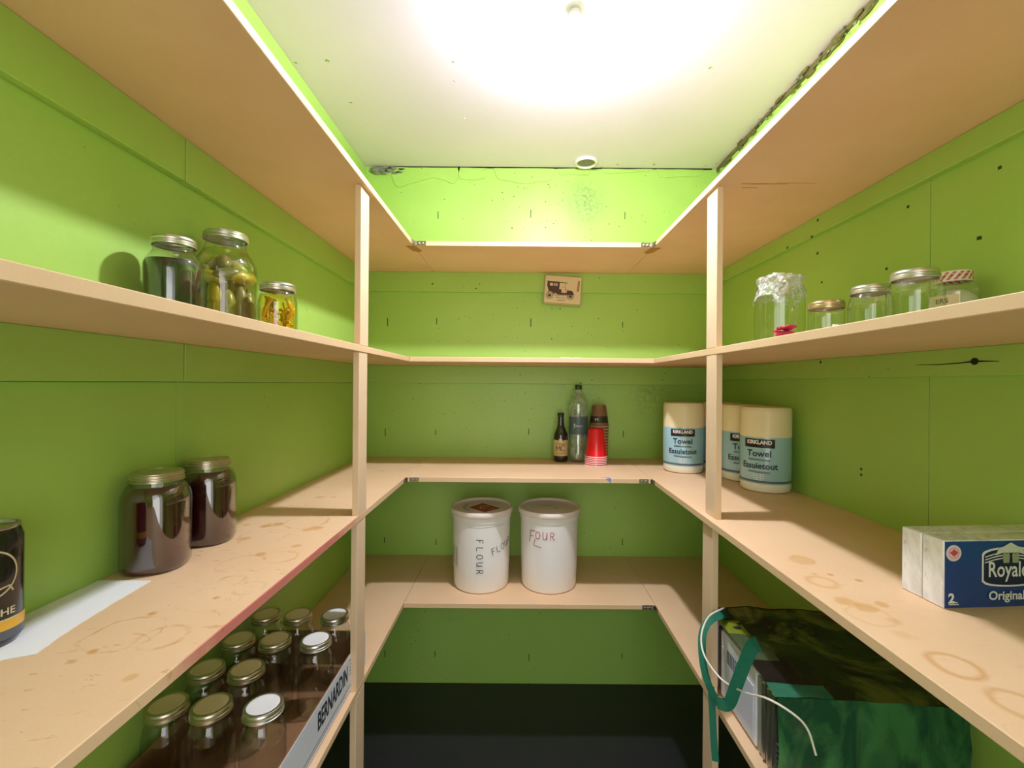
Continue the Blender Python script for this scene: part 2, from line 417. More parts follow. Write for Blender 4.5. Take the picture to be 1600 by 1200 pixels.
# open crack between wall and ceiling
bm = bmesh.new(); n = 60; prev = None
for i in range(n + 1):
    x = -.66 + 1.56 * i / n; t = .0025 + .0035 * max(0, mnoise.noise(Vector((x * 9, 2, 0))) + .2)
    c = [bm.verts.new((x, YB - .007, ZC)), bm.verts.new((x, YB - .0075, ZC - t)), bm.verts.new((x, YB, ZC - t))]
    if prev:
        bm.faces.new((prev[0], prev[1], c[1], c[0])); bm.faces.new((prev[1], prev[2], c[2], c[1]))
    prev = c
finish('joint_crack', bm, M['dark'], wb)
# crumbling filler in the left corner and down the right-hand edge
def lump(bm, c, r, seed, sc_=(1, 1, 1)):
    v0 = len(bm.verts); res = bmesh.ops.create_icosphere(bm, subdivisions=2, radius=1)
    for v in res['verts']:
        k = r * (1 + .45 * mnoise.noise(v.co * 1.7 + Vector((seed, 0, 0))))
        v.co = Vector((c[0] + v.co.x * k * sc_[0], c[1] + v.co.y * k * sc_[1], c[2] + v.co.z * k * sc_[2]))
bm = bmesh.new()
for i in range(20):
    x = -.70 + .16 * R.random() ** 1.3; lump(bm, (x, YB - R.uniform(0, .015), ZC - R.uniform(.0, .035)), R.uniform(.005, .014), i * 3.3, (1.5, .45, .7))
o = finish('crumbled_filler', bm, M['mould'], wb, True); o['kind'] = 'stuff'
bm = bmesh.new()
for i in range(20):
    x = -.705 + .15 * R.random(); lump(bm, (x, YB - R.uniform(0, .012), ZC - R.uniform(.008, .03)), R.uniform(.002, .005), i * 5.3, (2.2, .6, .6))
o = finish('crack_debris', bm, M['dark'], wb, True); o['kind'] = 'stuff'
bm = bmesh.new()
for i in range(70):
    y = 1.1 + 1.0 * R.random(); lump(bm, (XR - R.uniform(0, .012), y, ZC - R.uniform(.0, .026)), R.uniform(.003, .008), i * 2.3, (.8, 3.2, .9))
o = finish('crumbled_filler', bm, M['brown_gap'], wr, True); o['kind'] = 'stuff'
bm = bmesh.new()
for i in range(34):
    y = 1.1 + 1.0 * R.random(); lump(bm, (XR - R.uniform(.003, .014), y, ZC - R.uniform(.0, .028)), R.uniform(.002, .005), i * 4.3, (1, 1.8, 1))
o = finish('filler_crumbs', bm, M['mould'], wr, True); o['kind'] = 'stuff'
bm = bmesh.new()
prism(bm, [(1.0, ZC), (2.11, ZC), (2.11, ZC - .012), (1.9, ZC - .018), (1.7, ZC - .012), (1.45, ZC - .02), (1.2, ZC - .014), (1.0, ZC - .016)], lambda u, v, w: Vector((XR - w, u, v)), .006)
finish('joint_crack', bm, M['brown_gap'], wr)
# specks of green overspray and nail pops in the ceiling
bm = bmesh.new()
for (px, py) in ((512, 96), (546, 158), (710, 96), (711, 126), (565, 199), (1112, 107), (1044, 220), (1086, 161), (891, 231), (736, 221), (1183, 192), (585, 229), (725, 185), (894, 202)):
    x, y = on_plane(px, py, 1.02); lump(bm, (x, y, ZC), R.uniform(.003, .005), px, (1, 1, .3))
o = finish('nail_pops', bm, M['ceil'], ce, True); o['kind'] = 'stuff'
bm = bmesh.new()
for (px, py) in ((965, 257), (1022, 257), (1102, 259), (1120, 255), (940, 262), (462, 98), (1110, 106), (548, 160), (511, 95)):
    x, y = on_plane(px, py, 1.02); lump(bm, (x, min(y, 2.112), ZC), R.uniform(.004, .009), px, (1, 1, .12))
o = finish('paint_specks', bm, M['plaster'], ce, True); o['kind'] = 'stuff'

# capped vent pipe in the ceiling
vent = thing('ceiling_vent', 'small round white rimmed vent with grey cover in the ceiling by the back wall', 'vent', (.297, 2.055, ZC))
lathe('rim', [(.040, 0), (.049, 0), (.051, -.006), (.048, -.012), (.043, -.012), (.040, -.004)], simple('white_pvc', (.82, .82, .78, 1), .35), vent, cap0=False, cap1=False)
lathe('cover', [(.001, -.0035), (.041, -.0035), (.041, -.001)], simple('grey_vent_mesh', (.30, .31, .27, 1), .7, nscale=300, namt=.3), vent, cap0=False, cap1=False)

# ceiling lamp
lamp = thing('ceiling_lamp', 'bare glowing bulb in white porcelain holder on the ceiling', 'lamp', (BULB[0], BULB[1], ZC))
mw = simple('porcelain', (.85, .85, .82, 1), .25)
lathe('lamp_base', [(.052, 0), (.052, -.006), (.046, -.010), (.024, -.014), (.021, -.020)], mw, lamp)
bz = BULB[2] - ZC
bt = NT('glowing_bulb'); bt.p.inputs['Emission Color'].default_value = BULB_COLOR + (1,); bt.p.inputs['Emission Strength'].default_value = BULB_STRENGTH
bo_ = lathe('bulb', [(.0325, bz + .006), (.031, bz + .014), (.024, bz + .028), (.015, bz + .038), (.0135, bz + .046)], simple('bulb_plastic_collar', (.82, .82, .80, 1), .35), lamp, seg=28)
lathe('bulb_dome', [(.001, bz - .027)] + [(.033 * math.sin(math.radians(q)), bz + .006 - .033 * math.cos(math.radians(q))) for q in (15, 30, 45, 60, 75, 88)], bt.m, bo_, seg=20, cap1=False)

# ------------------------------------------------------------------ shelves
XFL = {1: -.409, 2: -.420, 3: -.422, 4: -.424}
XFR = {1: .506, 2: .513, 3: .497, 4: .508}
YFB = {1: 1.702, 2: 1.700, 3: 1.668, 4: 1.655}
ZB = {1: EYE + S1b, 2: EYE + S2b, 3: EYE - .352 - TH, 4: EYE - .815 - TH}
ORD = {1: 'top', 2: 'second', 3: 'third', 4: 'lowest'}
EXTRA = {1: 'right under the ceiling', 2: 'with jars', 3: 'at counter height', 4: 'near the floor'}
boards = {}
def board(n, side, a, b, mat, label, group):
    bm = bmesh.new(); add_box(bm, a, b, .0012)
    o = finish('shelf_board', bm, mat, None); tag(o, label, 'shelf', group); boards[(n, side)] = o; return o
for n in (1, 2, 3, 4):
    z0, z1 = ZB[n], ZB[n] + TH
    ml = M['mdf_left3'] if n == 3 else M['mdf']; mr = M['mdf_right3'] if n == 3 else M['mdf']
    lb = {1: 'topmost particle board shelf along the left green wall, nothing on it', 2: 'left wall shelf second from top, holding canned pickles and dark jar',
          3: 'stained left wall shelf third from top with pinkish front edge', 4: 'lowest left wall shelf, holding the tray of empty jars'}[n]
    rb = {1: 'topmost particle board shelf along the right green wall, scuffed underneath', 2: 'right wall shelf second from top, holding five clear jars',
          3: 'ring stained right wall shelf with paper towel rolls and tissue boxes', 4: 'lowest right wall shelf under the green plastic bag'}[n]
    bb = {1: 'topmost back wall shelf board above the car picture', 2: 'back wall shelf second from top, nearly empty',
          3: 'back wall shelf with bottles and red cups', 4: 'lowest back wall shelf carrying two white pails'}[n]
    board(n, 'l', (XL, -.05, z0), (XFL[n], YB, z1), ml, lb, 'shelf boards')
    board(n, 'r', (XFR[n], -.05, z0), (XR, YB, z1), mr, rb, 'shelf boards')
    board(n, 'b', (XFL[n] + .0012, YFB[n], z0), (XFR[n] - .0012, YB, z1), M['mdf'], bb, 'shelf boards')
# the second shelf's top run is shown by a darker scuff below the right top board
bm = bmesh.new()
for (px, py, L, w) in ((1195, 287, .060, .0035), (1172, 293, .022, .0025), (1245, 286, .05, .0014)):
    x, y = on_plane(px, py, S1b); 
    prism(bm, [(x - L, y + w), (x - L * .4, y + w * 1.5), (x + L, y + w * .6), (x + L, y - w * .4), (x, y - w), (x - L, y - w * .6)], lambda u, v, w_: Vector((u, v, ZB[1] - w_)), .0003)
finish('scuff_mark', bm, simple('brown_scuff', rgb(196, 148, 92), .8), boards[(1, 'r')])
# uprights: strips 62 mm deep, 16 mm thick, one between each pair of shelves
UP = {1: ('top shelf', 'second shelf'), 2: ('second shelf', 'third shelf'), 3: ('third shelf', 'lowest shelf'), 4: ('lowest shelf', 'floor')}
for k in (1, 2, 3, 4):
    zt = ZB[k]; zb = ZB[k + 1] + TH if k < 4 else 0
    xl = min(XFL[k], XFL.get(k + 1, -9) if k < 4 else XFL[4]); xr = max(XFR[k], XFR[k + 1] if k < 4 else XFR[4])
    jx = {1: 0, 2: .001, 3: -.001, 4: .003}[k]
    o = box('shelf_upright', (xl - .0165, 1.178, zb), (xl, 1.240, zt), M['mdf_post'], None, .001)
    tag(o, 'narrow board upright on the left, between %s and %s' % UP[k], 'upright', 'shelf uprights')
    o = box('shelf_upright', (xr + jx, 1.172, zb), (xr + jx + .0165, 1.234, zt), M['mdf_post'], None, .001)
    tag(o, 'narrow board upright on the right, between %s and %s' % UP[k], 'upright', 'shelf uprights')
# bent metal corner plates on the front corners, with slots and screws
def corner_plate(n, side):
    x = XFL[n] if side == 'l' else XFR[n]; s = 1 if side == 'l' else -1
    y = YFB[n]; z0 = ZB[n] + .002; z1 = ZB[n] + .017
    bm = bmesh.new()
    path = [(x - s * .002 + s * .004, y - .030), (x + s * .0035, y - .010), (x + s * .008, y - .0035), (x + s * .014, y - .002), (x + s * .045, y - .002)]
    for i in range(len(path) - 1):
        (a, b), (c, d) = path[i], path[i + 1]
        zz = [(z0, z0 + .004), (z1 - .004, z1)] if i in (0, 3) else [(z0, z1)]
        dx, dy = c - a, d - b; L = math.hypot(dx, dy); nx, ny = dy / L * .0015, -dx / L * .0015
        for (u, v) in zz:
            vs = [bm.verts.new(p_) for p_ in ((a, b, u), (c, d, u), (c, d, v), (a, b, v), (a + nx, b + ny, u), (c + nx, d + ny, u), (c + nx, d + ny, v), (a + nx, b + ny, v))]
            for q in ((0, 1, 2, 3), (4, 7, 6, 5), (0, 4, 5, 1), (3, 2, 6, 7), (1, 5, 6, 2), (0, 3, 7, 4)): bm.faces.new([vs[j] for j in q])
    add_box(bm, (min(x + s * .045, x + s * .049), y - .0035, z0), (max(x + s * .045, x + s * .049), y, z1))
    bmesh.ops.recalc_face_normals(bm, faces=bm.faces)
    pl = finish('corner_plate', bm, M['zinc'], boards[(n, 'b')])
    for xx in (.022, .036):
        bm = bmesh.new(); bmesh.ops.create_uvsphere(bm, u_segments=10, v_segments=6, radius=.0042)
        for v in bm.verts: v.co = Vector((x + s * xx + v.co.x, y - .002 + v.co.y * .5, (z0 + z1) / 2 + v.co.z))
        finish('screw', bm, M['zinc'], pl, True)
for n, side in ((1, 'l'), (1, 'r'), (3, 'l'), (3, 'r'), (4, 'r')): corner_plate(n, side)
# flattened tab brackets hanging under the top corners
for side, x in (('l', XFL[1]), ('r', XFR[1])):
    s = 1 if side == 'l' else -1
    bm = bmesh.new(); prism(bm, [(x - .028 * s, 1.705), (x + .008 * s, 1.705), (x + .02 * s, 1.765), (x + .004 * s, 1.785), (x - .016 * s, 1.765)], lambda u, v, w: Vector((u, v, ZB[1] - w)), .0016)
    bmesh.ops.recalc_face_normals(bm, faces=bm.faces)
    finish('mending_plate', bm, simple('brown_lacquered_plate', rgb(176, 128, 62), .5), boards[(1, 'b')])
# blue paper remnant on the third back shelf, white strip on the second
x, y = on_plane(948, 746, H3)
bm = bmesh.new()
prism(bm, [(x - .022, 0), (x + .012, .004), (x + .010, -.006), (x - .002, -.004)], lambda u, v, w: Vector((u, YFB[3] + .014 - v * 0 - (.016 if v < -.005 else 0) + v * .9, ZB[3] + TH + w)), .0008)
prism(bm, [(x - .008, 0), (x + .012, 0), (x + .011, -.017)], lambda u, v, w: Vector((u, YFB[3] - w, ZB[3] + TH + v)), .0008)
tag(finish('paper_scrap', bm, simple('blue_paper', rgb(120, 150, 205), .6)), 'torn triangular blue paper scrap on the front edge of the back shelf', 'paper')
o = box('paper_strip', (.155, 1.705, EYE + .098), (.235, 1.78, EYE + .0995), simple('white_strip_paper', (.85, .87, .85, 1), .6)); tag(o, 'thin white paper strip lying on the second back wall shelf', 'paper')

# ------------------------------------------------------------------ jars
def jar_profile(H, Rr, rn, shoulder=.74, neck=.86):
    return [(Rr * .80, 0), (Rr * .93, H * .012), (Rr * .99, H * .05), (Rr, H * .10), (Rr, H * (shoulder - .10)), (Rr * .985, H * (shoulder - .04)),
            (Rr * .93, H * (shoulder + .01)), (rn + (Rr - rn) * .55, H * (shoulder + .05)), (rn + (Rr - rn) * .2, H * (shoulder + .085)),
            (rn * .985, H * neck), (rn * .97, H * (neck + .015)), (rn * .97, H * .985)]
def make_band(r, h, z, mat, parent, disc, insert=.80, label=None):
    """screw band with rolled threads and a separate lid disc"""
    prof = [(r * .98, z), (r * 1.045, z + h * .03), (r * 1.045, z + h * .12), (r * .985, z + h * .18), (r * .985, z + h * .24), (r * 1.03, z + h * .34), (r * 1.03, z + h * .42), (r * .985, z + h * .52), (r * .985, z + h * .56), (r * 1.02, z + h * .66), (r * 1.02, z + h * .74), (r * .985, z + h * .84),
            (r * .985, z + h * .92), (r * .955, z + h * .99), (r * .90, z + h), (r * insert, z + h), (r * insert, z + h * .90)]
    b = lathe('screw_band', prof, mat, parent, cap0=False, cap1=False, seg=56)
    d = lathe('lid_disc', [(.0005, z + h * .955), (r * .62, z + h * .955), (r * .68, z + h * .975), (r * .76, z + h * .975), (r * (insert + .03), z + h * .94)], disc, parent, cap0=True, cap1=False, seg=48)
    return b, d
def jar(label, loc, H, Rr, lidr, band, disc, group=None, sq=0, shoulder=.74, neck=.86, bh=.017, rz=0, ribs=False, insert=.8, gm=None):
    t = thing('glass_jar', label, 'jar', loc, rz, group)
    fn = None
    lathe('glass_body', jar_profile(H - .003, Rr, lidr * .95, shoulder, neck), gm or M['glass'], t, sq=sq, sqz=H * (shoulder + .03), seg=56, cap1=False)
    if band: make_band(lidr, bh, H - bh, band, t, disc, insert)
    return t
ZS2 = EYE + .098; ZS3 = EYE - .352; ZS4 = EYE - .815
def adj(x, h): return x - .0075 * h
# left, second shelf: dark preserve, pickles, beans in amber brine
m_dark = simple('dark_berry_preserve', (.018, .010, .014, 1), .08, coat=1, nscale=30, namt=.3)
m_plum = simple('plum_juice', (.05, .006, .010, 1), .06, coat=1)
t = jar('quart jar of almost black preserve, leftmost on the second left shelf', (-.664, .858, ZS2), .174, .047, .035, M['silver'], M['silver'], 'canning jars on the left shelves')
lathe('preserve', [(.036, .004), (.0445, .010), (.0455, .12), (.044, .128), (.002, .128)], m_dark, t)
t = jar('large half gallon jar packed with pickled cucumbers', (-.668, 1.016, ZS2), .236, .062, .043, M['silver'], M['silver'], 'canning jars on the left shelves', shoulder=.72, neck=.88)
def pickle_mat(nm, c):
    return simple(nm, c, .3, coat=.4, nscale=55, namt=.25, bump=.3)
PK = [pickle_mat('pickle_olive', rgb(190, 178, 96)), pickle_mat('pickle_yellow', rgb(214, 192, 58)), pickle_mat('pickle_grey', rgb(164, 150, 108))]
def cucumber(parent, a, b, r, bend, mat):
    a, b = Vector(a), Vector(b); pts = []; rad = []
    for i in range(13):
        u = i / 12; p_ = a.lerp(b, u) + Vector(bend) * math.sin(PI * u); pts.append(p_)
        rad.append(max(.0012, r * (math.sin(PI * min(max(u, .0), 1)) ** .42)))
    bm = bmesh.new(); add_tube(bm, pts, rad, 12); return finish('pickle', bm, mat, parent, True)
k = 0
for i in range(11):
    a = 2 * PI * i / 11 + .3; rr0 = .0435
    c, s_ = math.cos(a), math.sin(a)
    cucumber(t, (c * rr0, s_ * rr0, .008), (c * (rr0 - .002) + .004 * s_, s_ * (rr0 - .002), .105 + .012 * (i % 3)),   .0158, (c * .003, s_ * .003, 0), PK[(i * 2) % 3]); k += 1
for (a, z, tilt) in ((-2.4, .128, .02), (-1.7, .133, -.015), (-1.0, .122, .02), (-.3, .13, .0), (.6, .13, .01), (1.8, .13, .0), (3.0, .135, 0)):
    c, s_ = math.cos(a), math.sin(a)
    cucumber(t, (c * .04 + s_ * .03, s_ * .04 - c * .03, z), (c * .04 - s_ * .03, s_ * .04 + c * .03, z + tilt), .0145, (c * .006, s_ * .006, .004), PK[(int(z * 1000)) % 3])
for i in range(5):
    a = 2 * PI * i / 5; cucumber(t, (.017 * math.cos(a), .017 * math.sin(a), .008), (.016 * math.cos(a), .016 * math.sin(a), .13), .0145, (0, .002, 0), PK[i % 3])
for (a, z) in ((-2.1, .152), (-1.0, .158), (.4, .15), (1.9, .15)):
    c, s_ = math.cos(a), math.sin(a)
    cucumber(t, (c * .042, s_ * .042, z - .004), (-c * .01 + s_ * .01, -s_ * .01, z + .018), .015, (0, 0, .004), PK[int(z * 1000) % 3])
m_brine = thin_glass('pickle_brine', (.93, .92, .72), .05, .0)
lathe('brine', [(.050, .004), (.0585, .012), (.0592, .155), (.052, .180), (.043, .195), (.002, .195)], m_brine, t)
t = jar('pint jar of pickled beans in amber brine', (-.548, 1.013, ZS2), .122, .040, .0355, M['silver'], M['silver'], 'canning jars on the left shelves')
m_amb = thin_glass('amber_brine', (.98, .84, .34), .05, .0)
lathe('brine', [(.030, .004), (.0375, .010), (.038, .082), (.034, .096), (.002, .096)], m_amb, t)
mb = [simple('bean_gold', rgb(240, 200, 48), .35, coat=.5, nscale=60), simple('bean_olive', rgb(206, 178, 50), .35, coat=.5, nscale=60)]
for i in range(60):
    a = R.uniform(0, 2 * PI); r0 = R.uniform(.014, .034); z = R.uniform(.012, .066); b = a + R.uniform(-1.0, 1.0); tall = i < 4
    p0 = (r0 * math.cos(a), r0 * math.sin(a), z); r1 = R.uniform(.015, .033)
    p1 = (r1 * math.cos(b), r1 * math.sin(b), min(.092, z + (R.uniform(.03, .05) if tall or i % 3 == 0 else R.uniform(-.01, .012))))
    bm = bmesh.new(); add_tube(bm, spline([p0, ((p0[0] + p1[0]) / 2 * 1.15, (p0[1] + p1[1]) / 2 * 1.15, (p0[2] + p1[2]) / 2 + .003), p1], 4), R.uniform(.0022, .0036), 7)
    finish('bean', bm, mb[i % 2], t, True)
# left, third shelf: two squarish jars of dark juice
for i, (x, y, lb) in enumerate(((-.686, .850, 'squat jar of dark plum juice with aged tin lid, the nearer of two'), (-.687, .990, 'squat jar of dark plum juice, the farther of two, behind the nearer one'))):
    t = jar(lb, (x, y, ZS3), .181, .0555, .041, M['oldlid'], M['oldlid'], 'jars of plum juice', sq=.5, shoulder=.80, neck=.88, rz=.3)
    lathe('juice', jar_profile(.172, .0535, .037, .82, .90)[:9] + [(.002, .1545)], m_plum, t, sq=.5, seg=56)
# right, second shelf: clear empty jars
t = jar('tall empty jar with crumpled cling film over its mouth', (.665, 1.15, ZS2), .172, .057, .048, None, None, 'clear jars on the right shelf', shoulder=.84, neck=.93)
def crumple(x, y, z, a):
    n_ = mnoise.noise(Vector((math.cos(a) * 2.2, math.sin(a) * 2.2, z * 30))); m_ = mnoise.noise(Vector((math.cos(a) * 7, math.sin(a) * 7, z * 90)))
    k_ = 1 + .05 * n_ + .05 * m_
    dz = (-.02 * max(0, n_ * 1.6 + .3 + .5 * math.sin(a * 3)) if z < .15 else .003 * m_ + .004 * n_)
    return x * k_, y * k_, z + dz
lathe('cling_film', [(.060, .128), (.0575, .138), (.0565, .146), (.0515, .154), (.0505, .160), (.053, .166), (.053, .173), (.050, .178), (.036, .1775), (.018, .1765), (.001, .176)], M['film'], t, cap0=False, fn=crumple, seg=90)
t = jar('small empty jam jar with golden lid, beside the film covered jar', (.707, 1.035, ZS2), .095, .036, .036, M['brass'], M['brass'], 'clear jars on the right shelf', shoulder=.80, neck=.84)
t = jar('empty clear pint jar with silver and gold lid, third from the left', (.754, .965, ZS2), .116, .0405, .0355, M['silver'], M['brass'], 'clear jars on the right shelf')
t = jar('wide shouldered empty clear jar with bright silver lid', (.748, .850, ZS2), .120, .044, .036, M['silver'], M['silver'], 'clear jars on the right shelf', sq=.3, shoulder=.76)
t = jar('tilted clear jar of white powder with red and white checked lid', (.875, .905, ZS2 + .001), .130, .039, .0265, None, None, 'clear jars on the right shelf', shoulder=.78)
t.rotation_euler = (0, 0, 0)
lathe('white_powder', [(.030, .004), (.036, .01), (.0372, .070), (.034, .080), (.018, .094), (.004, .098)], simple('white_sugar', rgb(232, 226, 204), .9, nscale=300, namt=.05), t)
lathe('jar_lid', [(.027, .110), (.0285, .111), (.0285, .129), (.0265, .1315), (.001, .1315)], simple('white_lid_enamel', (.80, .78, .72, 1), .35), t, cap0=False)
bm = bmesh.new()
cf = cyl_map(.0285, 0, .0070)
for i in range(16):
    a0 = i * 2 * PI / 16 * .0285; w = 2 * PI / 32 * .0285
    prism(bm, [(a0, .106), (a0 + w, .106), (a0 + w * 2, .1135), (a0 + w, .1135)], cf, .0004); prism(bm, [(a0 + w, .1135), (a0 + 2 * w, .1135), (a0 + w * 3, .121), (a0 + 2 * w, .121)], cf, .0004)
bmesh.ops.recalc_face_normals(bm, faces=bm.faces)
finish('lid_check', bm, simple('red_lid_print', rgb(188, 64, 44), .4), t)
fac = math.atan2(-.905, -.872)
f = cyl_map(.0392, fac - .45, .070)
bm = bmesh.new()
for i in range(10):
    u0 = -.026 + .0052 * i; prism(bm, [(u0, -.012 + .002 * math.sin(i)), (u0 + .0052, -.012 + .002 * math.sin(i + 1)), (u0 + .0052, .012), (u0, .012)], f, .0004)
bmesh.ops.recalc_face_normals(bm, faces=bm.faces); bmesh.ops.remove_doubles(bm, verts=bm.verts, dist=1e-5)
jl = finish('paper_label', bm, simple('cream_label', rgb(226, 214, 178), .7), t)
text('lettering', 'ERS', .013, f, simple('ink_black', (.02, .02, .02, 1), .6), jl, off=.0007, bold=.0002)
# small bits on that shelf
bm = bmesh.new(); 
for i, (dx, dy, dz, a) in enumerate(((0, 0, .004, .1), (.02, .004, .009, -.15), (-.012, -.006, .012, .3))):
    r_ = bmesh.ops.create_grid(bm, x_segments=8, y_segments=5, size=.5)
    for v in r_['verts']:
        x, y = v.co.x * .055, v.co.y * .03; z = dz + .004 * mnoise.noise(Vector((x * 60 + i * 9, y * 60, 0)))
        v.co = Vector((dx + x * math.cos(a) - y * math.sin(a), dy + x * math.sin(a) + y * math.cos(a), z * 1.7 + .002))
bmesh.ops.solidify(bm, geom=bm.faces[:], thickness=.0012)
o = finish('folded_cloth', bm, simple('pink_cloth', rgb(224, 52, 108), .7, nscale=70, namt=.25), None, True); o.location = (.562, .955, ZS2 + .001); o.rotation_euler = (0, 0, .9)
tag(o, 'small crumpled bright pink cloth at the foot of the film covered jar', 'cloth')
bm = bmesh.new(); prism(bm, [(-.012, -.005), (.010, -.007), (.013, .004), (-.006, .006)], lambda u, v, w: Vector((u, v, w)), .004)
o = finish('plastic_scrap', bm, simple('blue_plastic', rgb(104, 124, 214), .4)); o.location = (.532, 1.09, ZS2); tag(o, 'tiny blue plastic scrap on the right shelf near the upright', 'scrap')
bm = bmesh.new(); lump(bm, (0, 0, .002), .004, 5, (1.2, 1, .6))
o = finish('crumb', bm, simple('white_crumb', (.85, .84, .8, 1), .6), None, True); o.location = (.524, .745, ZS2); tag(o, 'white crumb at the edge of the shelf below the small jam jar', 'crumb')

# ------------------------------------------------------------------ tray of empty canning jars, lowest left shelf
kraft = simple('brown_cardboard', rgb(150, 108, 70), .8, nscale=40, namt=.12)
white_print = simple('white_printed_card', rgb(214, 220, 232), .5, nscale=20, namt=.05)
ink = simple('navy_black_ink', (.015, .018, .035, 1), .5)
tx0, tx1, ty0, ty1 = -.7175, -.440, .80, 1.290
tr = thing('jar_tray', 'low cardboard tray with white printed side on the lowest left shelf', 'tray', ((tx0 + tx1) / 2, (ty0 + ty1) / 2, ZS4))
hw, hd = (tx1 - tx0) / 2, (ty1 - ty0) / 2
box('tray_floor', (-hw, -hd, 0), (hw, hd, .003), kraft, tr)
box('side_panel', (-hw, -hd, .003), (-hw + .003, hd, .1), kraft, tr); box('end_panel', (-hw + .003, hd - .003, .003), (hw - .003, hd, .1), kraft, tr)
box('end_panel', (-hw + .003, -hd, .003), (hw - .003, -hd + .003, .1), kraft, tr)
sp_ = box('side_panel', (hw - .003, -hd, .003), (hw, hd, .1), kraft, tr)
pp = box('printed_face', (hw, -hd, .003), (hw + .0012, hd, .1), white_print, tr); 
f = plane_map((hw + .0013, 0, .05), (0, 1, 0), (0, 0, 1), (1, 0, 0))
text('lettering', 'BERNARDIN', .056, f, ink, pp, bold=.0014, sx=.56, align='RIGHT').location = (0, .112, 0.012)
bm = bmesh.new()
for (u0, u1, v0, v1) in ((.124, .160, .036, .0382), (.124, .158, .027, .0286), (.124, .162, .018, .0198), (.124, .154, .009, .0106), (.124, .158, 0, .0016), (-.2, .165, -.030, -.0285), (-.2, .10, -.037, -.036)):
    prism(bm, [(u0, v0), (u1, v0), (u1, v1), (u0, v1)], f, .0003)
bmesh.ops.recalc_face_normals(bm, faces=bm.faces); finish('print_lines', bm, ink, pp)
cols = [-.502, -.6045, -.6935]
rows = [.885, .998, 1.113, 1.232]
seen = {}
LBL = {(0, 0): 'empty canning jar with white lid, front row, nearest', (0, 2): 'empty canning jar with white lid, front row, middle', (0, 3): 'empty canning jar with white lid, front row, farthest, at the tray end',
       (1, 0): 'empty canning jar with dull lid, middle row, nearest', (1, 1): 'empty canning jar with dull lid, middle row, second nearest', (1, 2): 'empty canning jar with dull lid, middle row, third nearest', (1, 3): 'empty canning jar with dull lid, middle row, farthest',
       (2, 0): 'empty canning jar with dull lid, wall row, nearest', (2, 1): 'empty canning jar with dull lid, wall row, second nearest', (2, 2): 'empty canning jar with dull lid, wall row, third nearest', (2, 3): 'empty canning jar with dull lid, wall row, farthest'}
for ci, x in enumerate(cols):
    for ri, y in enumerate(rows):
        if (ci, ri) == (0, 1): continue
        disc = M['whitelid'] if ci == 0 else M['tanlid']
        kind = ci == 0
        lb = LBL[(ci, ri)] + ' in the tray'
        dx = R.uniform(-.002, .002)
        if kind in seen:
            src = seen[kind]; t = src.copy(); C.objects.link(t); t['label'] = lb; t.location = (x + dx, y, ZS4 + .0035)
            for ch in src.children:
                c = ch.copy(); C.objects.link(c); c.parent = t
        else:
            t = jar(lb, (x + dx, y, ZS4 + .0035), .174, .0425, .0355, M['silver'] if kind else M['oldlid'], disc, 'empty jars in the cardboard tray', sq=.25, insert=.84)
            seen[kind] = t

# ------------------------------------------------------------------ tall can and paper strip, third left shelf
can = thing('drink_can', 'tall black drink can with yellow band at the left edge of the picture', 'can', (-.7035, .594, ZS3 + .0012), 0)
cm = simple('black_can_enamel', (.018, .016, .016, 1), .22, .3, coat=.6); silver_can = simple('can_end_metal', (.5, .48, .40, 1), .3, 1)
lathe('can_body', [(.026, 0), (.0285, .002), (.033, .010), (.033, .141), (.0295, .153)], cm, can, cap1=False)
lathe('can_rim', [(.0295, .153), (.0300, .155), (.0295, .1575), (.0275, .1575), (.0265, .153), (.001, .153)], silver_can, can, cap0=False)
lathe('yellow_band', [(.0332, .022), (.0334, .022), (.0334, .037), (.0332, .037)], simple('can_yellow', rgb(222, 172, 60), .35), can, cap0=False, cap1=False)
lathe('grey_foot_band', [(.0332, .010), (.0333, .010), (.0333, .022), (.0332, .022)], simple('can_grey', rgb(84, 88, 100), .35), can, cap0=False, cap1=False)
fa = math.atan2(-.600, .706)
cream = simple('can_cream_print', rgb(206, 196, 168), .4)
f = cyl_map(.0332, fa, .048)
text('lettering', 'CHE', .013, cyl_map(.0332, fa + .42, .046), cream, can, bold=.0003, off=.0004)
strokes('can_emblem', [arc(-.004, .05, .032, -75, 75, 20), [(.004, .022), (.010, .030), (.020, .032), (.024, .024)], [(0, -.012), (.03, -.012)]], f, cream, can, .0022, .0003)
text('small_lettering', 'IPA', .007, cyl_map(.0336, fa, .0295), ink, can, off=.0003)
# white paper strip
pts_in = [(185, 893), (120, 925), (33, 962), (-30, 985)]
rows_ = [((-.734, .815), (-.655, .800))]
bm = bmesh.new(); n = 22; L = []
fr = [(on_plane(px, py, H3)) for px, py in ((236, 908), (185, 938), (120, 978), (50, 1026), (0, 1032), (-60, 1060))]
def interp(pts, y):
    pts = sorted(pts, key=lambda q: q[1])
    for (a, b) in zip(pts, pts[1:]):
        if a[1] <= y <= b[1]: t = (y - a[1]) / (b[1] - a[1]); return a[0] + (b[0] - a[0]) * t
    return pts[0][0] if y < pts[0][1] else pts[-1][0]
ya, yb = fr[-1][1], fr[0][1]
prev = None
for i in range(n + 1):
    y = ya + (yb - ya) * i / n; x1 = interp(fr, y) + .002 * mnoise.noise(Vector((y * 60, 0, 0))); x0 = XL + .001
    yy = y + .003 * mnoise.noise(Vector((y * 90, 5, 0)))
    c = [bm.verts.new((x0, y, ZS3 + .0002)), bm.verts.new((x1, yy, ZS3 + .0002)), bm.verts.new((x1, yy, ZS3 + .0010)), bm.verts.new((x0, y, ZS3 + .0010))]
    if prev:
        for k_ in range(4): bm.faces.new((prev[k_], prev[(k_ + 1) % 4], c[(k_ + 1) % 4], c[k_]))
    else: bm.faces.new(c)
    prev = c
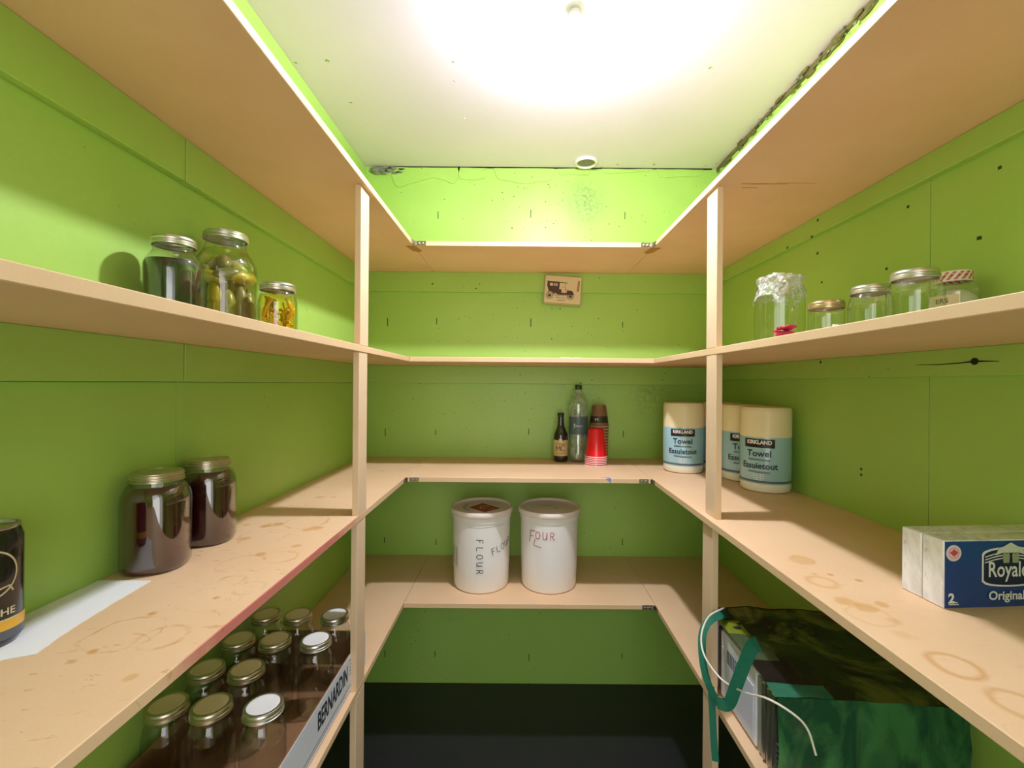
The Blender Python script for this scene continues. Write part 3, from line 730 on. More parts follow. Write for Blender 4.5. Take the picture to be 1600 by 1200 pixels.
bm.faces.new(list(reversed(prev))); bmesh.ops.recalc_face_normals(bm, faces=bm.faces)
tag(finish('paper_strip', bm, simple('white_paper', (.88, .89, .93, 1), .7)), 'long torn white paper strip along the wall on the stained left shelf', 'paper')

# ------------------------------------------------------------------ pails
pl_body = NT('cloudy_white_plastic'); pl_body.p.inputs['Base Color'].default_value = rgb(242, 238, 236); pl_body.p.inputs['Roughness'].default_value = .38
pl_body.p.inputs['Subsurface Weight'].default_value = .15; pl_body.p.inputs['Subsurface Radius'].default_value = (.02, .015, .01); pl_body = pl_body.m
pl_lid = simple('milky_lid_plastic', rgb(238, 224, 216), .3, coat=.2)
red_ink = simple('red_marker', rgb(170, 50, 56), .6); blue_ink = simple('dark_marker', rgb(48, 40, 66), .6); red_print = simple('red_lid_print_square', rgb(166, 66, 44), .5)
def pail(label, loc, which):
    t = thing('plastic_pail', label, 'pail', loc, 0, 'white pails on the lowest back shelf')
    Hh = .318
    def rib(x, y, z, a):
        k_ = 1.0
        if .272 < z < .296: k_ = 1 + .006 * (1 if math.cos(a * 48) > .3 else 0)
        return x * k_, y * k_, z
    lathe('pail_body', [(.098, 0), (.107, .003), (.1105, .012), (.1135, .10), (.1165, .265), (.1165, .272), (.1195, .274), (.1195, .295), (.1165, .297), (.117, .300)], pl_body, t, seg=96, fn=rib)
    ld = lathe('pail_lid', [(.1185, .294), (.1255, .2945), (.1275, .298), (.1275, .3105), (.125, .3155), (.1195, .3165), (.1165, .314), (.114, .3085), (.080, .3075), (.078, .3085), (.001, .3085)], pl_lid, t, seg=80, cap0=False)
    fa = math.atan2(-loc[1], -loc[0])
    if which == 1:
        f2 = plane_map((0, 0, .3088), (1, 0, 0), (0, 1, 0), (0, 0, 1))
        bm = bmesh.new(); prism(bm, [(-.052, -.012), (.018, -.078), (.075, -.02), (-.002, .055)], f2, .0004); pr = finish('printed_square', bm, red_print, t)
        strokes('print_swirl', [arc(.012, -.012, .02, 30, 300, 14), arc(.004, -.02, .010, 0, 250, 10), [(.03, -.045), (.05, -.02)]], f2, pl_lid, pr, .004, .0008)
        strokes('print_ring', [arc(0, 0, .075, 120, 250, 20), arc(0, 0, .068, 150, 230, 14)], f2, blue_ink, pr, .0016, .0006)
        f = cyl_map(.1152, fa, 0)
        strokes('handwriting', hand('FLOUR', .026, 1.12, -PI / 2, .04, (-.020, .215)), f, blue_ink, t, .0024, .0010)
        strokes('handwriting', hand('FLOUR', .026, .85, .28, .04, (.042, .150)), f, blue_ink, t, .0021, .0016)
        fb = cyl_map(.1148, fa - 1.12, .13)
        lbm = bmesh.new()
        for i in range(8): prism(lbm, [(-.028 + .007 * i, -.045), (-.021 + .007 * i, -.045), (-.021 + .007 * i, .045), (-.028 + .007 * i, .045)], fb, .0004)
        bmesh.ops.recalc_face_normals(lbm, faces=lbm.faces)
        bl = finish('barcode_label', lbm, simple('label_white', (.75, .72, .66, 1), .6), t)
        lbm = bmesh.new(); z = -.034
        while z < .034:
            w = R.choice((.0012, .002, .003)); prism(lbm, [(-.016, z), (.016, z), (.016, z + w), (-.016, z + w)], fb, .0004, .0006); z += w + R.choice((.0012, .002))
        bmesh.ops.recalc_face_normals(lbm, faces=lbm.faces); finish('barcode', lbm, ink, bl)
        strokes('fill_line', [[(-.05, .258), (.10, .262)]], f, simple('grey_line', rgb(140, 140, 150), .5), t, .0014, .0018)
    else:
        f = cyl_map(.1155, fa, 0)
        strokes('handwriting', hand('F', .046, 1, -.05, 0, (-.085, .198)) + hand('OUR', .030, .95, -.03, .04, (-.055, .214)) + [[(-.055, .214), (-.062, .188), (-.03, .182)]], f, red_ink, t, .0025, .0016)
        f2 = plane_map((0, 0, .3088), (1, 0, 0), (0, 1, 0), (0, 0, 1))
        strokes('print_ring', [[(-.03, .03), (-.01, .02), (.0, .026), (.012, .012)], [(.02, -.01), (.035, -.02)]], f2, blue_ink, t, .003, .0006)
    return t
pail('tall white plastic pail with red printed lid, hand lettered twice, left of the two', (-.151, 1.834, ZS4), 1)
pail('tall white plastic pail with plain lid and red handwriting, right of the two', (.125, 1.836, ZS4), 2)

# ------------------------------------------------------------------ bottles and cups, third back shelf
bg = simple('dark_bottle_glass', (.012, .010, .008, 1), .06, coat=1)
t = thing('beer_bottle', 'small dark glass bottle with cream label on the back shelf', 'bottle', (.188, 2.035, ZS3))
lathe('bottle_body', [(.026, 0), (.031, .003), (.0325, .012), (.0325, .112), (.031, .124), (.024, .140), (.0175, .155), (.0145, .172), (.0130, .205)], bg, t)
lathe('bottle_cap', [(.0138, .203), (.0150, .206), (.0150, .216), (.0125, .220), (.001, .220)], simple('black_cap', (.02, .02, .02, 1), .4), t, cap0=False)
fa = math.atan2(-2.035, -.188)
f = cyl_map(.0328, fa, .063)
bm = bmesh.new()
lp = [(-.045 + .009 * i) for i in range(11)]
for a, b in zip(lp, lp[1:]): prism(bm, [(a, -.035), (b, -.035), (b, .036 - .010 * math.exp(-(b / .008) ** 2)), (a, .036 - .010 * math.exp(-(a / .008) ** 2))], f, .0003)
bmesh.ops.recalc_face_normals(bm, faces=bm.faces)
lb_ = finish('bottle_label', bm, simple('cream_bottle_label', rgb(206, 182, 128), .6), t)
strokes('lettering', [[(-.020, -.011), (-.019, .012), (-.011, -.006), (-.003, .012), (-.002, -.011)], arc(.012, .0005, .0105, 40, 320, 16, .0125), [(-.023, -.011), (-.017, -.011)], [(-.005, -.011), (.001, -.011)]], f, simple('label_ink', rgb(50, 40, 32), .6), lb_, .0026, .0014)
strokes('label_rule', [[(-.026, .018), (.026, .018)], [(-.02, .0225), (.02, .0225)], [(-.024, -.022), (.024, -.022)]], f, ink, lb_, .0012, .0007)
bm = bmesh.new(); prism(bm, arc(0, .036, .008, 0, 360, 16)[:-1], f, .0005, .0004); finish('label_seal', bm, cream, lb_)
t = thing('plastic_bottle', 'tall empty clear plastic bottle with dark label behind the red cups', 'bottle', (.268, 2.040, ZS3))
pet = thin_glass('clear_pet_plastic', (.84, .92, .86), .08, .13, .30)
wav = [(.030, 0), (.040, .006), (.043, .02), (.042, .05), (.039, .065), (.042, .085), (.0395, .10), (.042, .115), (.0395, .125), (.0415, .14), (.0415, .18), (.0415, .205), (.045, .215), (.045, .250), (.042, .272), (.034, .290), (.022, .308), (.0145, .322), (.0135, .335)]
lathe('bottle_body', wav, pet, t, fn=lambda x, y, z, a: (x * (1 - .05 * max(0, math.cos(a * 5)) * (z < .03)), y * (1 - .05 * max(0, math.cos(a * 5)) * (z < .03)), z), seg=60, cap1=False)
lathe('bottle_cap', [(.0150, .326), (.0155, .328), (.0155, .345), (.014, .347), (.001, .347)], simple('dark_green_cap', rgb(44, 62, 52), .4), t, cap0=False)
lathe('bottle_label', [(.0423, .125), (.0426, .125), (.0426, .203), (.0423, .203)], simple('slate_blue_label', rgb(86, 108, 112), .45, nscale=40, namt=.15), t, cap0=False, cap1=False)
f = cyl_map(.0428, math.atan2(-2.04, -.268), .163)
sq_ = [( -.020 + .0022 * i, .006 * math.sin(i * 1.25) * (1.2 if i < 3 else .7) + (.004 if i < 3 else 0)) for i in range(19)]
strokes('script_mark', [sq_, [(-.016, .012), (-.020, -.012)]], f, simple('white_print', (.8, .82, .82, 1), .5), t, .0016, .0006)
# nested cups, upside down: each cup is its own thing
def cup_mesh(rt, rb, h, lip, mat, mat_in, name):
    t = thing(name, '', 'cup', (0, 0, 0))
    lathe('cup_wall', [(rt, .002), (rb, h - .003), (rb - .002, h), (rb - .004, h - .004), (.001, h - .004)], mat, t, cap0=False, seg=40)
    bm = bmesh.new(); add_tube(bm, [((rt + lip * .3) * math.cos(2 * PI * i / 40), (rt + lip * .3) * math.sin(2 * PI * i / 40), lip) for i in range(40)], lip, 6, True)
    finish('rolled_rim', bm, mat_in, t, True)
    return t
def copy_tree(o, loc, label):
    t = o.copy(); C.objects.link(t); t.location = loc; t['label'] = label
    for ch in o.children:
        c = ch.copy(); C.objects.link(c); c.parent = t
    return t
NTH = ['first', 'second', 'third', 'fourth', 'fifth', 'sixth', 'seventh', 'eighth', 'ninth', 'tenth', 'eleventh', 'twelfth']
red = simple('red_cup_plastic', rgb(226, 14, 34), .3, coat=.3); wr_ = simple('white_cup_rim', (.85, .80, .80, 1), .4)
c0 = cup_mesh(.0475, .033, .120, .0016, red, wr_, 'red_cup')
for i in range(6):
    z = ZS3 + .0075 * i
    lb = ('red plastic party cup, topmost of the upside down stack' if i == 5 else 'red plastic party cup, rim showing, %s from the bottom of its stack' % NTH[i] if i else 'red plastic party cup at the bottom of its upside down stack')
    if i == 0: c0.location = (.333, 1.952, z); c0['label'] = lb; c0['group'] = 'stacked red party cups'
    else: copy_tree(c0, (.333 + .0004 * i, 1.952, z), lb)
brown = simple('brown_paper_cup', rgb(150, 112, 76), .5, nscale=30, namt=.25); crm = simple('cream_cup_rim', rgb(214, 198, 170), .5)
c0 = cup_mesh(.044, .0305, .098, .0017, brown, crm, 'paper_cup')
darkband = simple('dark_cup_print', rgb(52, 44, 36), .5)
for i in range(13):
    z = ZS3 + .0132 * i
    lb = ('brown paper coffee cup, topmost of the tall upside down stack' if i == 12 else 'brown paper coffee cup with cream rim, %s from the bottom of the tall stack' % NTH[i] if i else 'brown paper coffee cup at the bottom of the tall stack')
    if i == 0: c0.location = (.361, 2.052, z); c0['label'] = lb; c0['group'] = 'stacked brown coffee cups'; top = c0
    else: top = copy_tree(c0, (.361 + .0003 * i, 2.052, z), lb)
lathe('printed_band', [(.0415, .018), (.0418, .018), (.0378, .048), (.0375, .048)], darkband, top, cap0=False, cap1=False)
lathe('base_rim', [(.0285, .0975), (.0305, .0975), (.0308, .0985), (.0285, .0985)], crm, top, cap0=False, cap1=False)
bm = bmesh.new(); fcp = cyl_map(.0402, math.atan2(-2.05, -.355) - .3, .034)
for u0 in (-.006, .004): prism(bm, [(u0, -.005), (u0 + .005, -.005), (u0 + .005, .005), (u0, .005)], fcp, .0015)
bmesh.ops.recalc_face_normals(bm, faces=bm.faces); finish('print_mark', bm, crm, top)

# ------------------------------------------------------------------ paper towel rolls
tw_cream = simple('creamy_paper', rgb(246, 230, 190), .7, nscale=8, namt=.03, coat=.25)
tw_blue = simple('pale_blue_wrap', rgb(164, 204, 218), .25, nscale=14, namt=.05, coat=.5)
tw_white = simple('wrap_foot', rgb(240, 238, 226), .5, coat=.3)
tw_grey = simple('wrap_grey_line', rgb(84, 104, 116), .4); tw_black = simple('logo_black', rgb(36, 26, 28), .4); tw_w = simple('logo_white', (.9, .88, .86, 1), .4)
tw_ink = simple('wrap_lettering', rgb(34, 44, 60), .4)
def roll_thing(label, loc, face=0.0, Rr=.078):
    t = thing('paper_towel_roll', label, 'paper towel', loc, 0, 'rolls of paper towel')
    def wob(x, y, z, a):
        k_ = 1 + .010 * mnoise.noise(Vector((math.cos(a) * 1.5, math.sin(a) * 1.5, z * 6 + loc[1] * 10))); return x * k_, y * k_, z
    lathe('paper_roll', [(Rr * .93, .150), (Rr, .152), (Rr * 1.0, .262), (Rr * .985, .272), (Rr * .94, .278), (Rr * .5, .280), (.022, .279), (.020, .262), (.001, .262)], tw_cream, t, fn=wob, seg=56)
    lathe('wrapper_foot', [(Rr * .80, 0), (Rr * .93, .003), (Rr * .985, .010), (Rr * .99, .030), (Rr * .99, .034)], tw_white, t, fn=wob, seg=56)
    w = lathe('printed_wrapper', [(Rr * 1.0, .030), (Rr * 1.006, .032), (Rr * 1.006, .180), (Rr * .998, .182)], tw_blue, t, fn=wob, seg=56, cap0=False, cap1=False)
    fa = math.atan2(-loc[1], -loc[0]) + face; rr0 = Rr * 1.018
    f = cyl_map(rr0, fa, .165)
    bm = bmesh.new(); n = 8
    for i in range(n): 
        u0 = -.047 + .094 * i / n; prism(bm, [(u0, -.017), (u0 + .094 / n, -.017), (u0 + .094 / n, .011), (u0, .011)], f, .0003)
    bmesh.ops.recalc_face_normals(bm, faces=bm.faces); finish('logo_plate', bm, tw_black, w)
    text('lettering', 'KIRKLAND', .0175, f, tw_w, w, off=.0007, bold=.0006, sx=.90)
    f = cyl_map(rr0, fa, .128); text('lettering', 'Towel', .029, f, tw_ink, w, off=.0008, bold=.0005)
    strokes('underline', [[(-.034, -.017), (.034, -.019)], [(-.034, -.0205), (.034, -.0225)]], f, tw_ink, w, .0014, .0004)
    f = cyl_map(rr0, fa, .088); text('lettering', 'Essuietout', .028, f, tw_ink, w, off=.0008, bold=.0005, sx=.95)
    strokes('underline', [[(-.034, -.017), (.034, -.019)], [(-.034, -.0205), (.034, -.0225)]], f, tw_ink, w, .0014, .0004)
    strokes('basket_mark', [[(-.016, -.026), (.016, -.026), (.012, -.045), (-.012, -.045), (-.016, -.026)], [(-.014, -.032), (.014, -.032)], [(-.013, -.038), (.013, -.038)], [(-.006, -.026), (-.005, -.045)], [(.006, -.026), (.005, -.045)]], f, tw_w, w, .0012, .0004)
    bm = bmesh.new(); add_lathe(bm, [(Rr * 1.012, .034), (Rr * 1.014, .035), (Rr * 1.014, .040), (Rr * 1.012, .041)], 56, cap0=False, cap1=False, fn=wob); finish('grey_stripe', bm, tw_grey, w, True)
    return t
roll_thing('paper towel roll in blue wrapper standing left of the right upright', (.671, 1.835, ZS3), -.02)
roll_thing('paper towel roll in blue wrapper nearest the front, against the right wall', (.835, 1.520, ZS3), -.24)
roll_thing('paper towel roll partly hidden behind the nearest roll', (.842, 1.683, ZS3), .02, .0775)
roll_thing('paper towel roll mostly hidden behind the right upright, farthest right', (.838, 1.850, ZS3), .35, .077)

# ------------------------------------------------------------------ pack of two tissue boxes
def marble(name):
    t = NT(name); v = t.obj(); mp = t.new('ShaderNodeMapping'); mp.inputs['Rotation'].default_value = (.3, .5, .2); mp.inputs['Scale'].default_value = (22, 22, 9); t.l(v, mp.inputs[0])
    n = t.noise(1.0, 6, .6, mp.outputs[0], 1.6); c = t.mix(t.ramp(n, .42, .62), rgb(240, 240, 242), rgb(212, 212, 216))
    n2 = t.noise(1.4, 4, .6, mp.outputs[0], 2.2); c = t.mix(t.math('MULTIPLY', t.ramp(n2, .56, .62), .5), c, rgb(190, 170, 140))
    t.l(c, t.p.inputs['Base Color']); t.p.inputs['Roughness'].default_value = .35; t.p.inputs['Coat Weight'].default_value = .3; return t.m
M['marble'] = marble('marbled_carton')
bh_, bw, bd = .108, .250, .0365
pack_y, pack_x = .708, .673
for i in range(2):
    dist_ = bd * i + (.0006 if i else 0)
    lb = ('marbled tissue carton with blue printed front, nearer of the pair' if i == 0 else 'marbled tissue carton, the farther of the pair, behind the blue fronted one')
    a = .070; ca, sa = math.cos(a), math.sin(a)
    t = thing('tissue_box', lb, 'tissue box', (pack_x - sa * dist_ * 1.0, pack_y + ca * dist_, ZS3), a, 'pair of tissue cartons')
    box('carton', (0, .0006, 0), (bw, bd, bh_), M['marble'], t, .0018)
    box('top_slot_flap', (.06, .010, bh_ - .0002), (.19, .027, bh_ + .0003), M['marble'], t)
    if i == 0:
        bl = simple('royal_blue_print', rgb(12, 66, 140), .25, coat=.5, nscale=9, namt=.12); navy = simple('navy_print', rgb(20, 34, 72), .3); wh = simple('white_print_card', rgb(226, 230, 226), .35); rd = simple('maple_red', rgb(196, 70, 76), .4); pinkw = simple('pale_roundel', rgb(222, 206, 214), .4)
        fp = box('printed_front', (0.0015, -.0002, .0015), (bw - .0015, .0008, bh_ - .0015), bl, t)
        f = plane_map((0, -.0003, 0), (1, 0, 0), (0, 0, 1), (0, -1, 0))
        def shape(nm, poly, mat, off, th=.0003):
            bm = bmesh.new(); prism(bm, poly, f, th, off); bmesh.ops.recalc_face_normals(bm, faces=bm.faces); return finish(nm, bm, mat, fp)
        cx = .112; hw_ = .048
        def shield(hw_, inset):
            return [(cx - hw_ + inset, .042 + inset * .7)] + [(cx + (hw_ - inset) * math.sin(math.radians(q)), .0335 + inset + .008 * (1 - math.cos(math.radians(q)))) for q in range(-60, 61, 12)] + [(cx + hw_ - inset, .042 + inset * .7), (cx + hw_ - inset, .086 - inset)] + [(cx + (hw_ - inset) * math.sin(math.radians(q)), .097 - inset - .011 * (1 - math.cos(math.radians(q)))) for q in range(72, -73, -12)] + [(cx - hw_ + inset, .086 - inset)]
        shape('shield', shield(hw_, 0), wh, .0001); shape('shield_field', shield(hw_, .0028), navy, .0006)
        strokes('shield_bands', [[(cx + s * x_, y_) for x_, y_ in zip((.012, .02, .03, .044), (.0885 - d, .0875 - d, .0855 - d, .0815 - d))] for s in (-1, 1) for d in (0, .0045, .009)], f, wh, fp, .0016, .0012)
        text('lettering', 'Royale', .034, plane_map((cx - .004, -.0003, .0605), (1, 0, 0), (0, 0, 1), (0, -1, 0)), wh, fp, off=.0013, bold=.0005, sx=.76)
        text('lettering', 'Original', .0195, plane_map((cx - .006, -.0003, .0195), (1, 0, 0), (0, 0, 1), (0, -1, 0)), wh, fp, off=.0013, bold=.0005)
        text('lettering', '2', .021, plane_map((.0115, -.0003, .0165), (1, 0, 0), (0, 0, 1), (0, -1, 0)), wh, fp, off=.0009, bold=.0009)
        strokes('small_rules', [[(.007, .0075), (.024, .0075)], [(.016, .0105), (.022, .0105)]], f, wh, fp, .0014, .0009)
        grn = simple('emblem_sage', rgb(150, 164, 130), .5)
        shape('emblem_peak', [(cx - .026, .084), (cx - .020, .096), (cx - .012, .098), (cx, .1045), (cx + .012, .098), (cx + .020, .096), (cx + .026, .084), (cx + .015, .088), (cx - .015, .088)], simple('emblem_pale', rgb(206, 216, 196), .5), .0012)
        for s in (-1, 1): shape('emblem_kitten', [(cx + s * .003, .072), (cx + s * .002, .084), (cx + s * .004, .090), (cx + s * .006, .087), (cx + s * .010, .087), (cx + s * .013, .090), (cx + s * .014, .083), (cx + s * .013, .072)][::s], grn, .0016)
        shape('roundel', arc(.0155, .0885, .0128, 0, 360, 28)[:-1], pinkw, .0001)
        strokes('roundel_ring', [arc(.0155, .0885, .0085, 0, 360, 24)], f, rd, fp, .0007, .0009)
        lf = [(0, 1), (.16, .62), (.42, .74), (.36, .3), (.62, .52), (.7, .34), (1, .3), (.84, .06), (.92, -.06), (.42, -.38), (.46, -.58), (.06, -.5), (.05, -.95)]
        lf = lf + [(-x_, y_) for x_, y_ in reversed(lf)][:-1]
        shape('maple_leaf', [(.0155 + .0068 * x_, .0885 + .0068 * y_) for x_, y_ in lf], rd, .0009)

# ------------------------------------------------------------------ car picture tile
t = thing('picture_tile', 'small cream tile with an antique car print hung crooked on the back wall', 'picture', (.197, YB - .0185, EYE + .435), 0, None, 0, .062)
cre = simple('cream_tile', rgb(222, 204, 164), .35, nscale=20, namt=.04); edge = simple('tile_edge', rgb(170, 160, 110), .5)
box('tile_frame', (-.088, -.014, -.068), (.088, 0, .068), edge, t, .002)
fc = box('printed_face', (-.083, -.0155, -.060), (.085, -.0135, .065), cre, t, .0008)
f = plane_map((0, -.0156, 0), (1, 0, 0), (0, 0, 1), (0, -1, 0))
sep = simple('sepia_ink', rgb(78, 52, 48), .6); sep2 = simple('light_sepia', rgb(168, 132, 100), .6)
def sh(nm, poly, mat, off=.0001):
    bm = bmesh.new(); prism(bm, poly, f, .0002, off); bmesh.ops.recalc_face_normals(bm, faces=bm.faces); return finish(nm, bm, mat, fc)
sh('car_body', [(-.074, .020), (-.072, .038), (-.015, .037), (-.017, .004), (-.006, .003), (-.005, -.012), (.018, -.012), (.022, .001), (.044, -.001), (.050, -.008), (.052, -.020), (-.020, -.022), (-.040, -.012), (-.066, -.004)], sep)
sh('car_roof', [(-.076, .036), (-.076, .040), (.022, .036), (.022, .033)], sep, .0004)
for (a, b) in ((-.061, -.047), (-.042, -.036), (-.032, -.026)): sh('car_window', [(a, .018), (b, .018), (b, .031), (a, .031)], cre, .0006)
sh('car_fender', [(-.072, -.014), (-.058, -.001), (-.042, -.008), (-.034, -.022), (-.04, -.022), (-.048, -.012), (-.058, -.008)], sep, .0004)
strokes('car_lines', [[(.010, .034), (.014, -.010)], [(-.036, -.025), (.03, -.024)], [(.012, .004), (.024, .002)], [(-.004, .018), (.006, .010)], arc(.040, -.026, .017, 20, 170, 12), [(-.03, -.034), (.03, -.037)], [(-.02, -.045), (.0, -.046)], [(-.025, -.049), (.01, -.050)], [(.004, -.045), (.02, -.045)]], f, sep, fc, .0014, .0008)
for (cx, r) in ((-.060, .0155), (.038, .0145)):
    strokes('car_wheel', [arc(cx, -.027, r, 0, 360, 22), arc(cx, -.027, r * .35, 0, 360, 12)] + [[(cx, -.027), (cx + r * math.cos(k_ * PI / 5), -.027 + r * math.sin(k_ * PI / 5))] for k_ in range(10)], f, sep, fc, .0016, .001)
sh('print_seal', [(.066, .000), (.076, .000), (.078, .048), (.068, .048)], sep2)
sh('print_dot', [(.067, -.001), (.073, -.001), (.073, .003), (.067, .003)], sep, .0005)

# ------------------------------------------------------------------ green bag with white appliance, lowest right shelf
bx0, bx1, by0, by1, bz0, bz1 = .512, .895, .895, 1.255, ZS4, ZS4 + .195
bag = thing('shopping_bag', 'glossy dark printed green shopping bag lying open on the lowest right shelf', 'bag', ((bx0 + bx1) / 2, (by0 + by1) / 2, ZS4), 0)
cx0, cy0 = (bx0 + bx1) / 2, (by0 + by1) / 2
def bag_print():
    t = NT('dark_printed_bag_film'); v = t.obj()
    c = t.mix(t.ramp(t.noise(6, 4, .6, v, .8), .46, .58), rgb(66, 68, 46), rgb(156, 162, 78))
    c = t.mix(t.ramp(t.noise(4.2, 3, .5, v, .5), .56, .64), c, rgb(124, 56, 42))
    sx = t.new('ShaderNodeSeparateXYZ'); t.l(v, sx.inputs[0])
    c = t.mix(t.ramp(t.noise(11, 3, .6, v, 1.2), .62, .70), c, rgb(34, 31, 26))
    t.l(c, t.p.inputs['Base Color']); t.p.inputs['Roughness'].default_value = .22; t.p.inputs['Coat Weight'].default_value = .5
    t.bump(t.noise(14, 3, .5, v), .5, .01); return t.m
def bag_green():
    t = NT('dark_green_bag_film'); v = t.obj()
    mp = t.new('ShaderNodeMapping'); mp.inputs['Scale'].default_value = (14, 14, 5); t.l(v, mp.inputs[0])
    c = t.mix(t.ramp(t.noise(1.0, 4, .6, mp.outputs[0], .8), .42, .62), rgb(34, 104, 72), rgb(84, 164, 98)); t.l(c, t.p.inputs['Base Color'])
    t.p.inputs['Roughness'].default_value = .25; t.p.inputs['Coat Weight'].default_value = .4; t.bump(t.noise(16, 3, .5, v), .5, .01); return t.m
mp_, mg_ = bag_print(), bag_green()
def surf(name, f, nu, nv, mat, parent, th=.0012):
    bm = bmesh.new(); g = [[bm.verts.new(f(i / nu, j / nv)) for j in range(nv + 1)] for i in range(nu + 1)]
    for i in range(nu):
        for j in range(nv): bm.faces.new((g[i][j], g[i + 1][j], g[i + 1][j + 1], g[i][j + 1]))
    bmesh.ops.solidify(bm, geom=bm.faces[:], thickness=th); bmesh.ops.recalc_face_normals(bm, faces=bm.faces)
    return finish(name, bm, mat, parent, True)
def topf(u, v):
    x = bx0 + .012 * (1 - v) - .004 + (bx1 - bx0) * u + .028 * v * (1 - u); y = by0 + (by1 - by0) * v
    z = bz1 - .018 * (u ** 2) - .016 * math.sin(PI * v) * u * (1 - u) * 2 + .006 * mnoise.noise(Vector((u * 5, v * 4, 1))) * min(1, u * 5) + .006 * math.sin(v * 3 + 1) * (1 - u)
    z -= .010 * (1 - v) ** 6
    return Vector((x - cx0, y - cy0, z - bz0))
surf('printed_side', topf, 30, 24, mp_, bag)
def frontf(u, v):
    p_ = topf(u, 0); k_ = v
    return Vector((p_.x, p_.y - .004 * math.sin(PI * k_) + .010 * mnoise.noise(Vector((u * 7, k_ * 3, 4))) * math.sin(PI * k_), p_.z * (1 - k_) + .001))
surf('green_side', frontf, 30, 14, mg_, bag)
def backf(u, v):
    p_ = topf(u, 1); return Vector((p_.x, p_.y + .003, p_.z * (1 - v) + .001))
surf('back_side', backf, 16, 6, mg_, bag)
surf('far_end', lambda u, v: Vector((topf(1, u).x, topf(1, u).y, topf(1, u).z * (1 - v) + .001)), 10, 6, mg_, bag)
# rim strips at the mouth of the bag: grey mesh, lime print, clear folds
clear = thin_glass('clear_bag_hem', (.86, .93, .88), .12, .2, .35)
def rim(a, b, w, mat, name, lift=.0025):
    def f_(u, v):
        p_ = topf(v * w / (bx1 - bx0), a + (b - a) * u); return Vector((p_.x - .006, p_.y, p_.z + lift + .0012 * mnoise.noise(Vector((u * 9, v * 9, a * 7)))))
    return surf(name, f_, 12, 5, mat, bag, .001)
r1 = rim(.80, 1.0, .055, simple('grey_mesh_print', rgb(86, 98, 98), .35, nscale=60, namt=.4), 'hem_section')
r2 = rim(.60, .80, .058, simple('lime_print', rgb(184, 200, 60), .3, coat=.4, nscale=30, namt=.1), 'hem_section')
bm = bmesh.new(); q = topf(.09, .68)
lump(bm, (q.x - .006, q.y, q.z + .0035), .007, 3, (1.6, 1, .25)); lump(bm, (q.x + .012, q.y + .022, q.z + .0032), .004, 6, (2, 1, .25)); finish('print_mark', bm, tw_black, r2, True)
rim(.30, .60, .070, simple('sage_clear_print', rgb(128, 150, 104), .25, coat=.5, nscale=40, namt=.3), 'hem_section')
rim(.10, .30, .085, simple('smoky_plastic', rgb(74, 66, 58), .2, coat=.6, nscale=40, namt=.4), 'hem_section')
rim(.0, .10, .12, simple('aqua_plastic', rgb(88, 176, 138), .2, coat=.6, nscale=40, namt=.2), 'hem_section')
# handles
teal = simple('teal_strap', rgb(54, 150, 122), .5, nscale=90, namt=.1)
EYEP = Vector((-cx0, -cy0, EYE - bz0))
def strap(name, pts, w, tw, mat, parent, per=8):
    """flat webbing; tw = twist in radians at start and end away from facing the aisle"""
    P = spline(pts, per); bm = bmesh.new(); prev = None
    for i, p_ in enumerate(P):
        d = (P[min(i + 1, len(P) - 1)] - P[max(i - 1, 0)]).normalized(); k_ = i / (len(P) - 1)
        W = d.cross((p_ - EYEP).normalized()).normalized(); W = Matrix.Rotation(tw[0] + (tw[1] - tw[0]) * k_, 3, d) @ W
        c = (bm.verts.new(p_ - W * w / 2), bm.verts.new(p_ + W * w / 2))
        if prev: bm.faces.new((prev[0], prev[1], c[1], c[0]))
        prev = c
    bmesh.ops.solidify(bm, geom=bm.faces[:], thickness=.0014); bmesh.ops.recalc_face_normals(bm, faces=bm.faces)
    return finish(name, bm, mat, parent, True)
def pt(px, py, Y):
    u = px - 812; v = 599 - py; return Vector(((u - v * ROLL) * Y / F - cx0, Y - cy0, (v + u * ROLL) * Y / F + EYE - bz0))
strap('handle', [pt(1136, 958, 1.215), pt(1128, 960, 1.165), pt(1110, 968, 1.14), pt(1098, 990, 1.12), pt(1098, 1030, 1.08), pt(1106, 1066, 1.04), pt(1122, 1098, .99)], .022, (.2, .9), teal, bag)
strap('handle', [pt(1120, 1098, .985), pt(1138, 1100, .975), pt(1150, 1072, .96), pt(1163, 1038, .945), pt(1176, 1010, .92), pt(1186, 1008, .905)], .027, (.5, .3), teal, bag)
strap('handle', [pt(1111, 1072, 1.03), pt(1113, 1110, 1.02), pt(1115, 1150, 1.01), pt(1118, 1190, 1.0)], .015, (.2, .2), teal, bag)
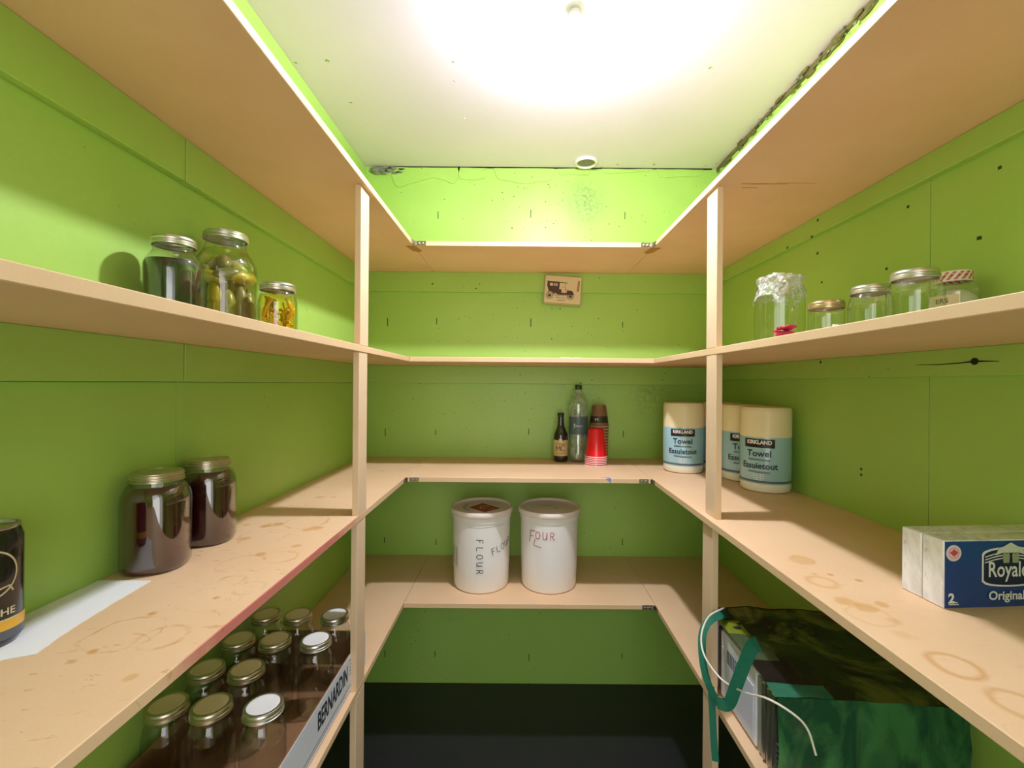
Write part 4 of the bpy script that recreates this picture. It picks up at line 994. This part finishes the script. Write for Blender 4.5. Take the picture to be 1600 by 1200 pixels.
# white appliance in the bag
ap = thing('heater', 'white appliance with side grooves and vents standing inside the green bag', 'appliance', (.537, .0, ZS4 + .002), 0)
wp = simple('white_appliance_plastic', rgb(226, 228, 236), .3, coat=.3); gp = simple('grey_chrome_trim', (.42, .40, .37, 1), .25, .9); gd = simple('dark_trim', (.06, .06, .065, 1), .4)
def apx(nm, y0, y1, z0, z1, x0, x1, mat, bev=.003, par=None): return box(nm, (x0, y0, z0), (x1, y1, z1), mat, par or ap, bev)
apx('housing', .925, 1.232, 0, .174, .004, .09, wp, .008)
fpn = apx('front_panel', 1.000, 1.175, .004, .172, -.004, .008, wp, .003)
apx('panel_inset', 1.010, 1.165, .010, .135, -.0055, -.003, simple('pale_inset', rgb(206, 210, 226), .35), .001, fpn)
apx('side_groove', 1.180, 1.195, .004, .172, -.002, .005, gp, .002); apx('side_rib', 1.200, 1.212, .004, .172, -.004, .005, wp, .002)
for y0 in (.930, .946, .965): apx('chrome_column', y0, y0 + .012, .002, .172, -.006, .006, gp, .004)
apx('dark_channel', .9785, .995, .004, .168, -.003, .005, simple('mid_grey_trim', (.32, .31, .29, 1), .4), .002)
apx('edge_strip', .919, .928, 0, .172, -.004, .006, gd, .002)
for i in range(7): apx('vent_slot', 1.085 + i * .008, 1.088 + i * .008, .108 - i * .0, .140, -.0062, -.005, gd, 0, fpn)
for i in range(6): apx('grille_tooth', .912, .921, .02 + i * .011, .024 + i * .011, -.006, .006, gd, .0005)
bm = bmesh.new()
add_tube(bm, spline([pt(1132, 950, 1.22), pt(1127, 952, 1.15), pt(1107, 964, 1.12), pt(1096, 992, 1.09), pt(1101, 1025, 1.05), pt(1128, 1062, 1.0), pt(1165, 1082, .94), pt(1200, 1092, .875), pt(1240, 1116, .85), pt(1262, 1140, .84), pt(1275, 1180, .83)], 8), .0021, 8)
o = finish('power_cord', bm, simple('white_cord', rgb(226, 222, 206), .4), None, True); o.location = (cx0, cy0, bz0)
tag(o, 'thin white power cord looping out of the green bag', 'cord')
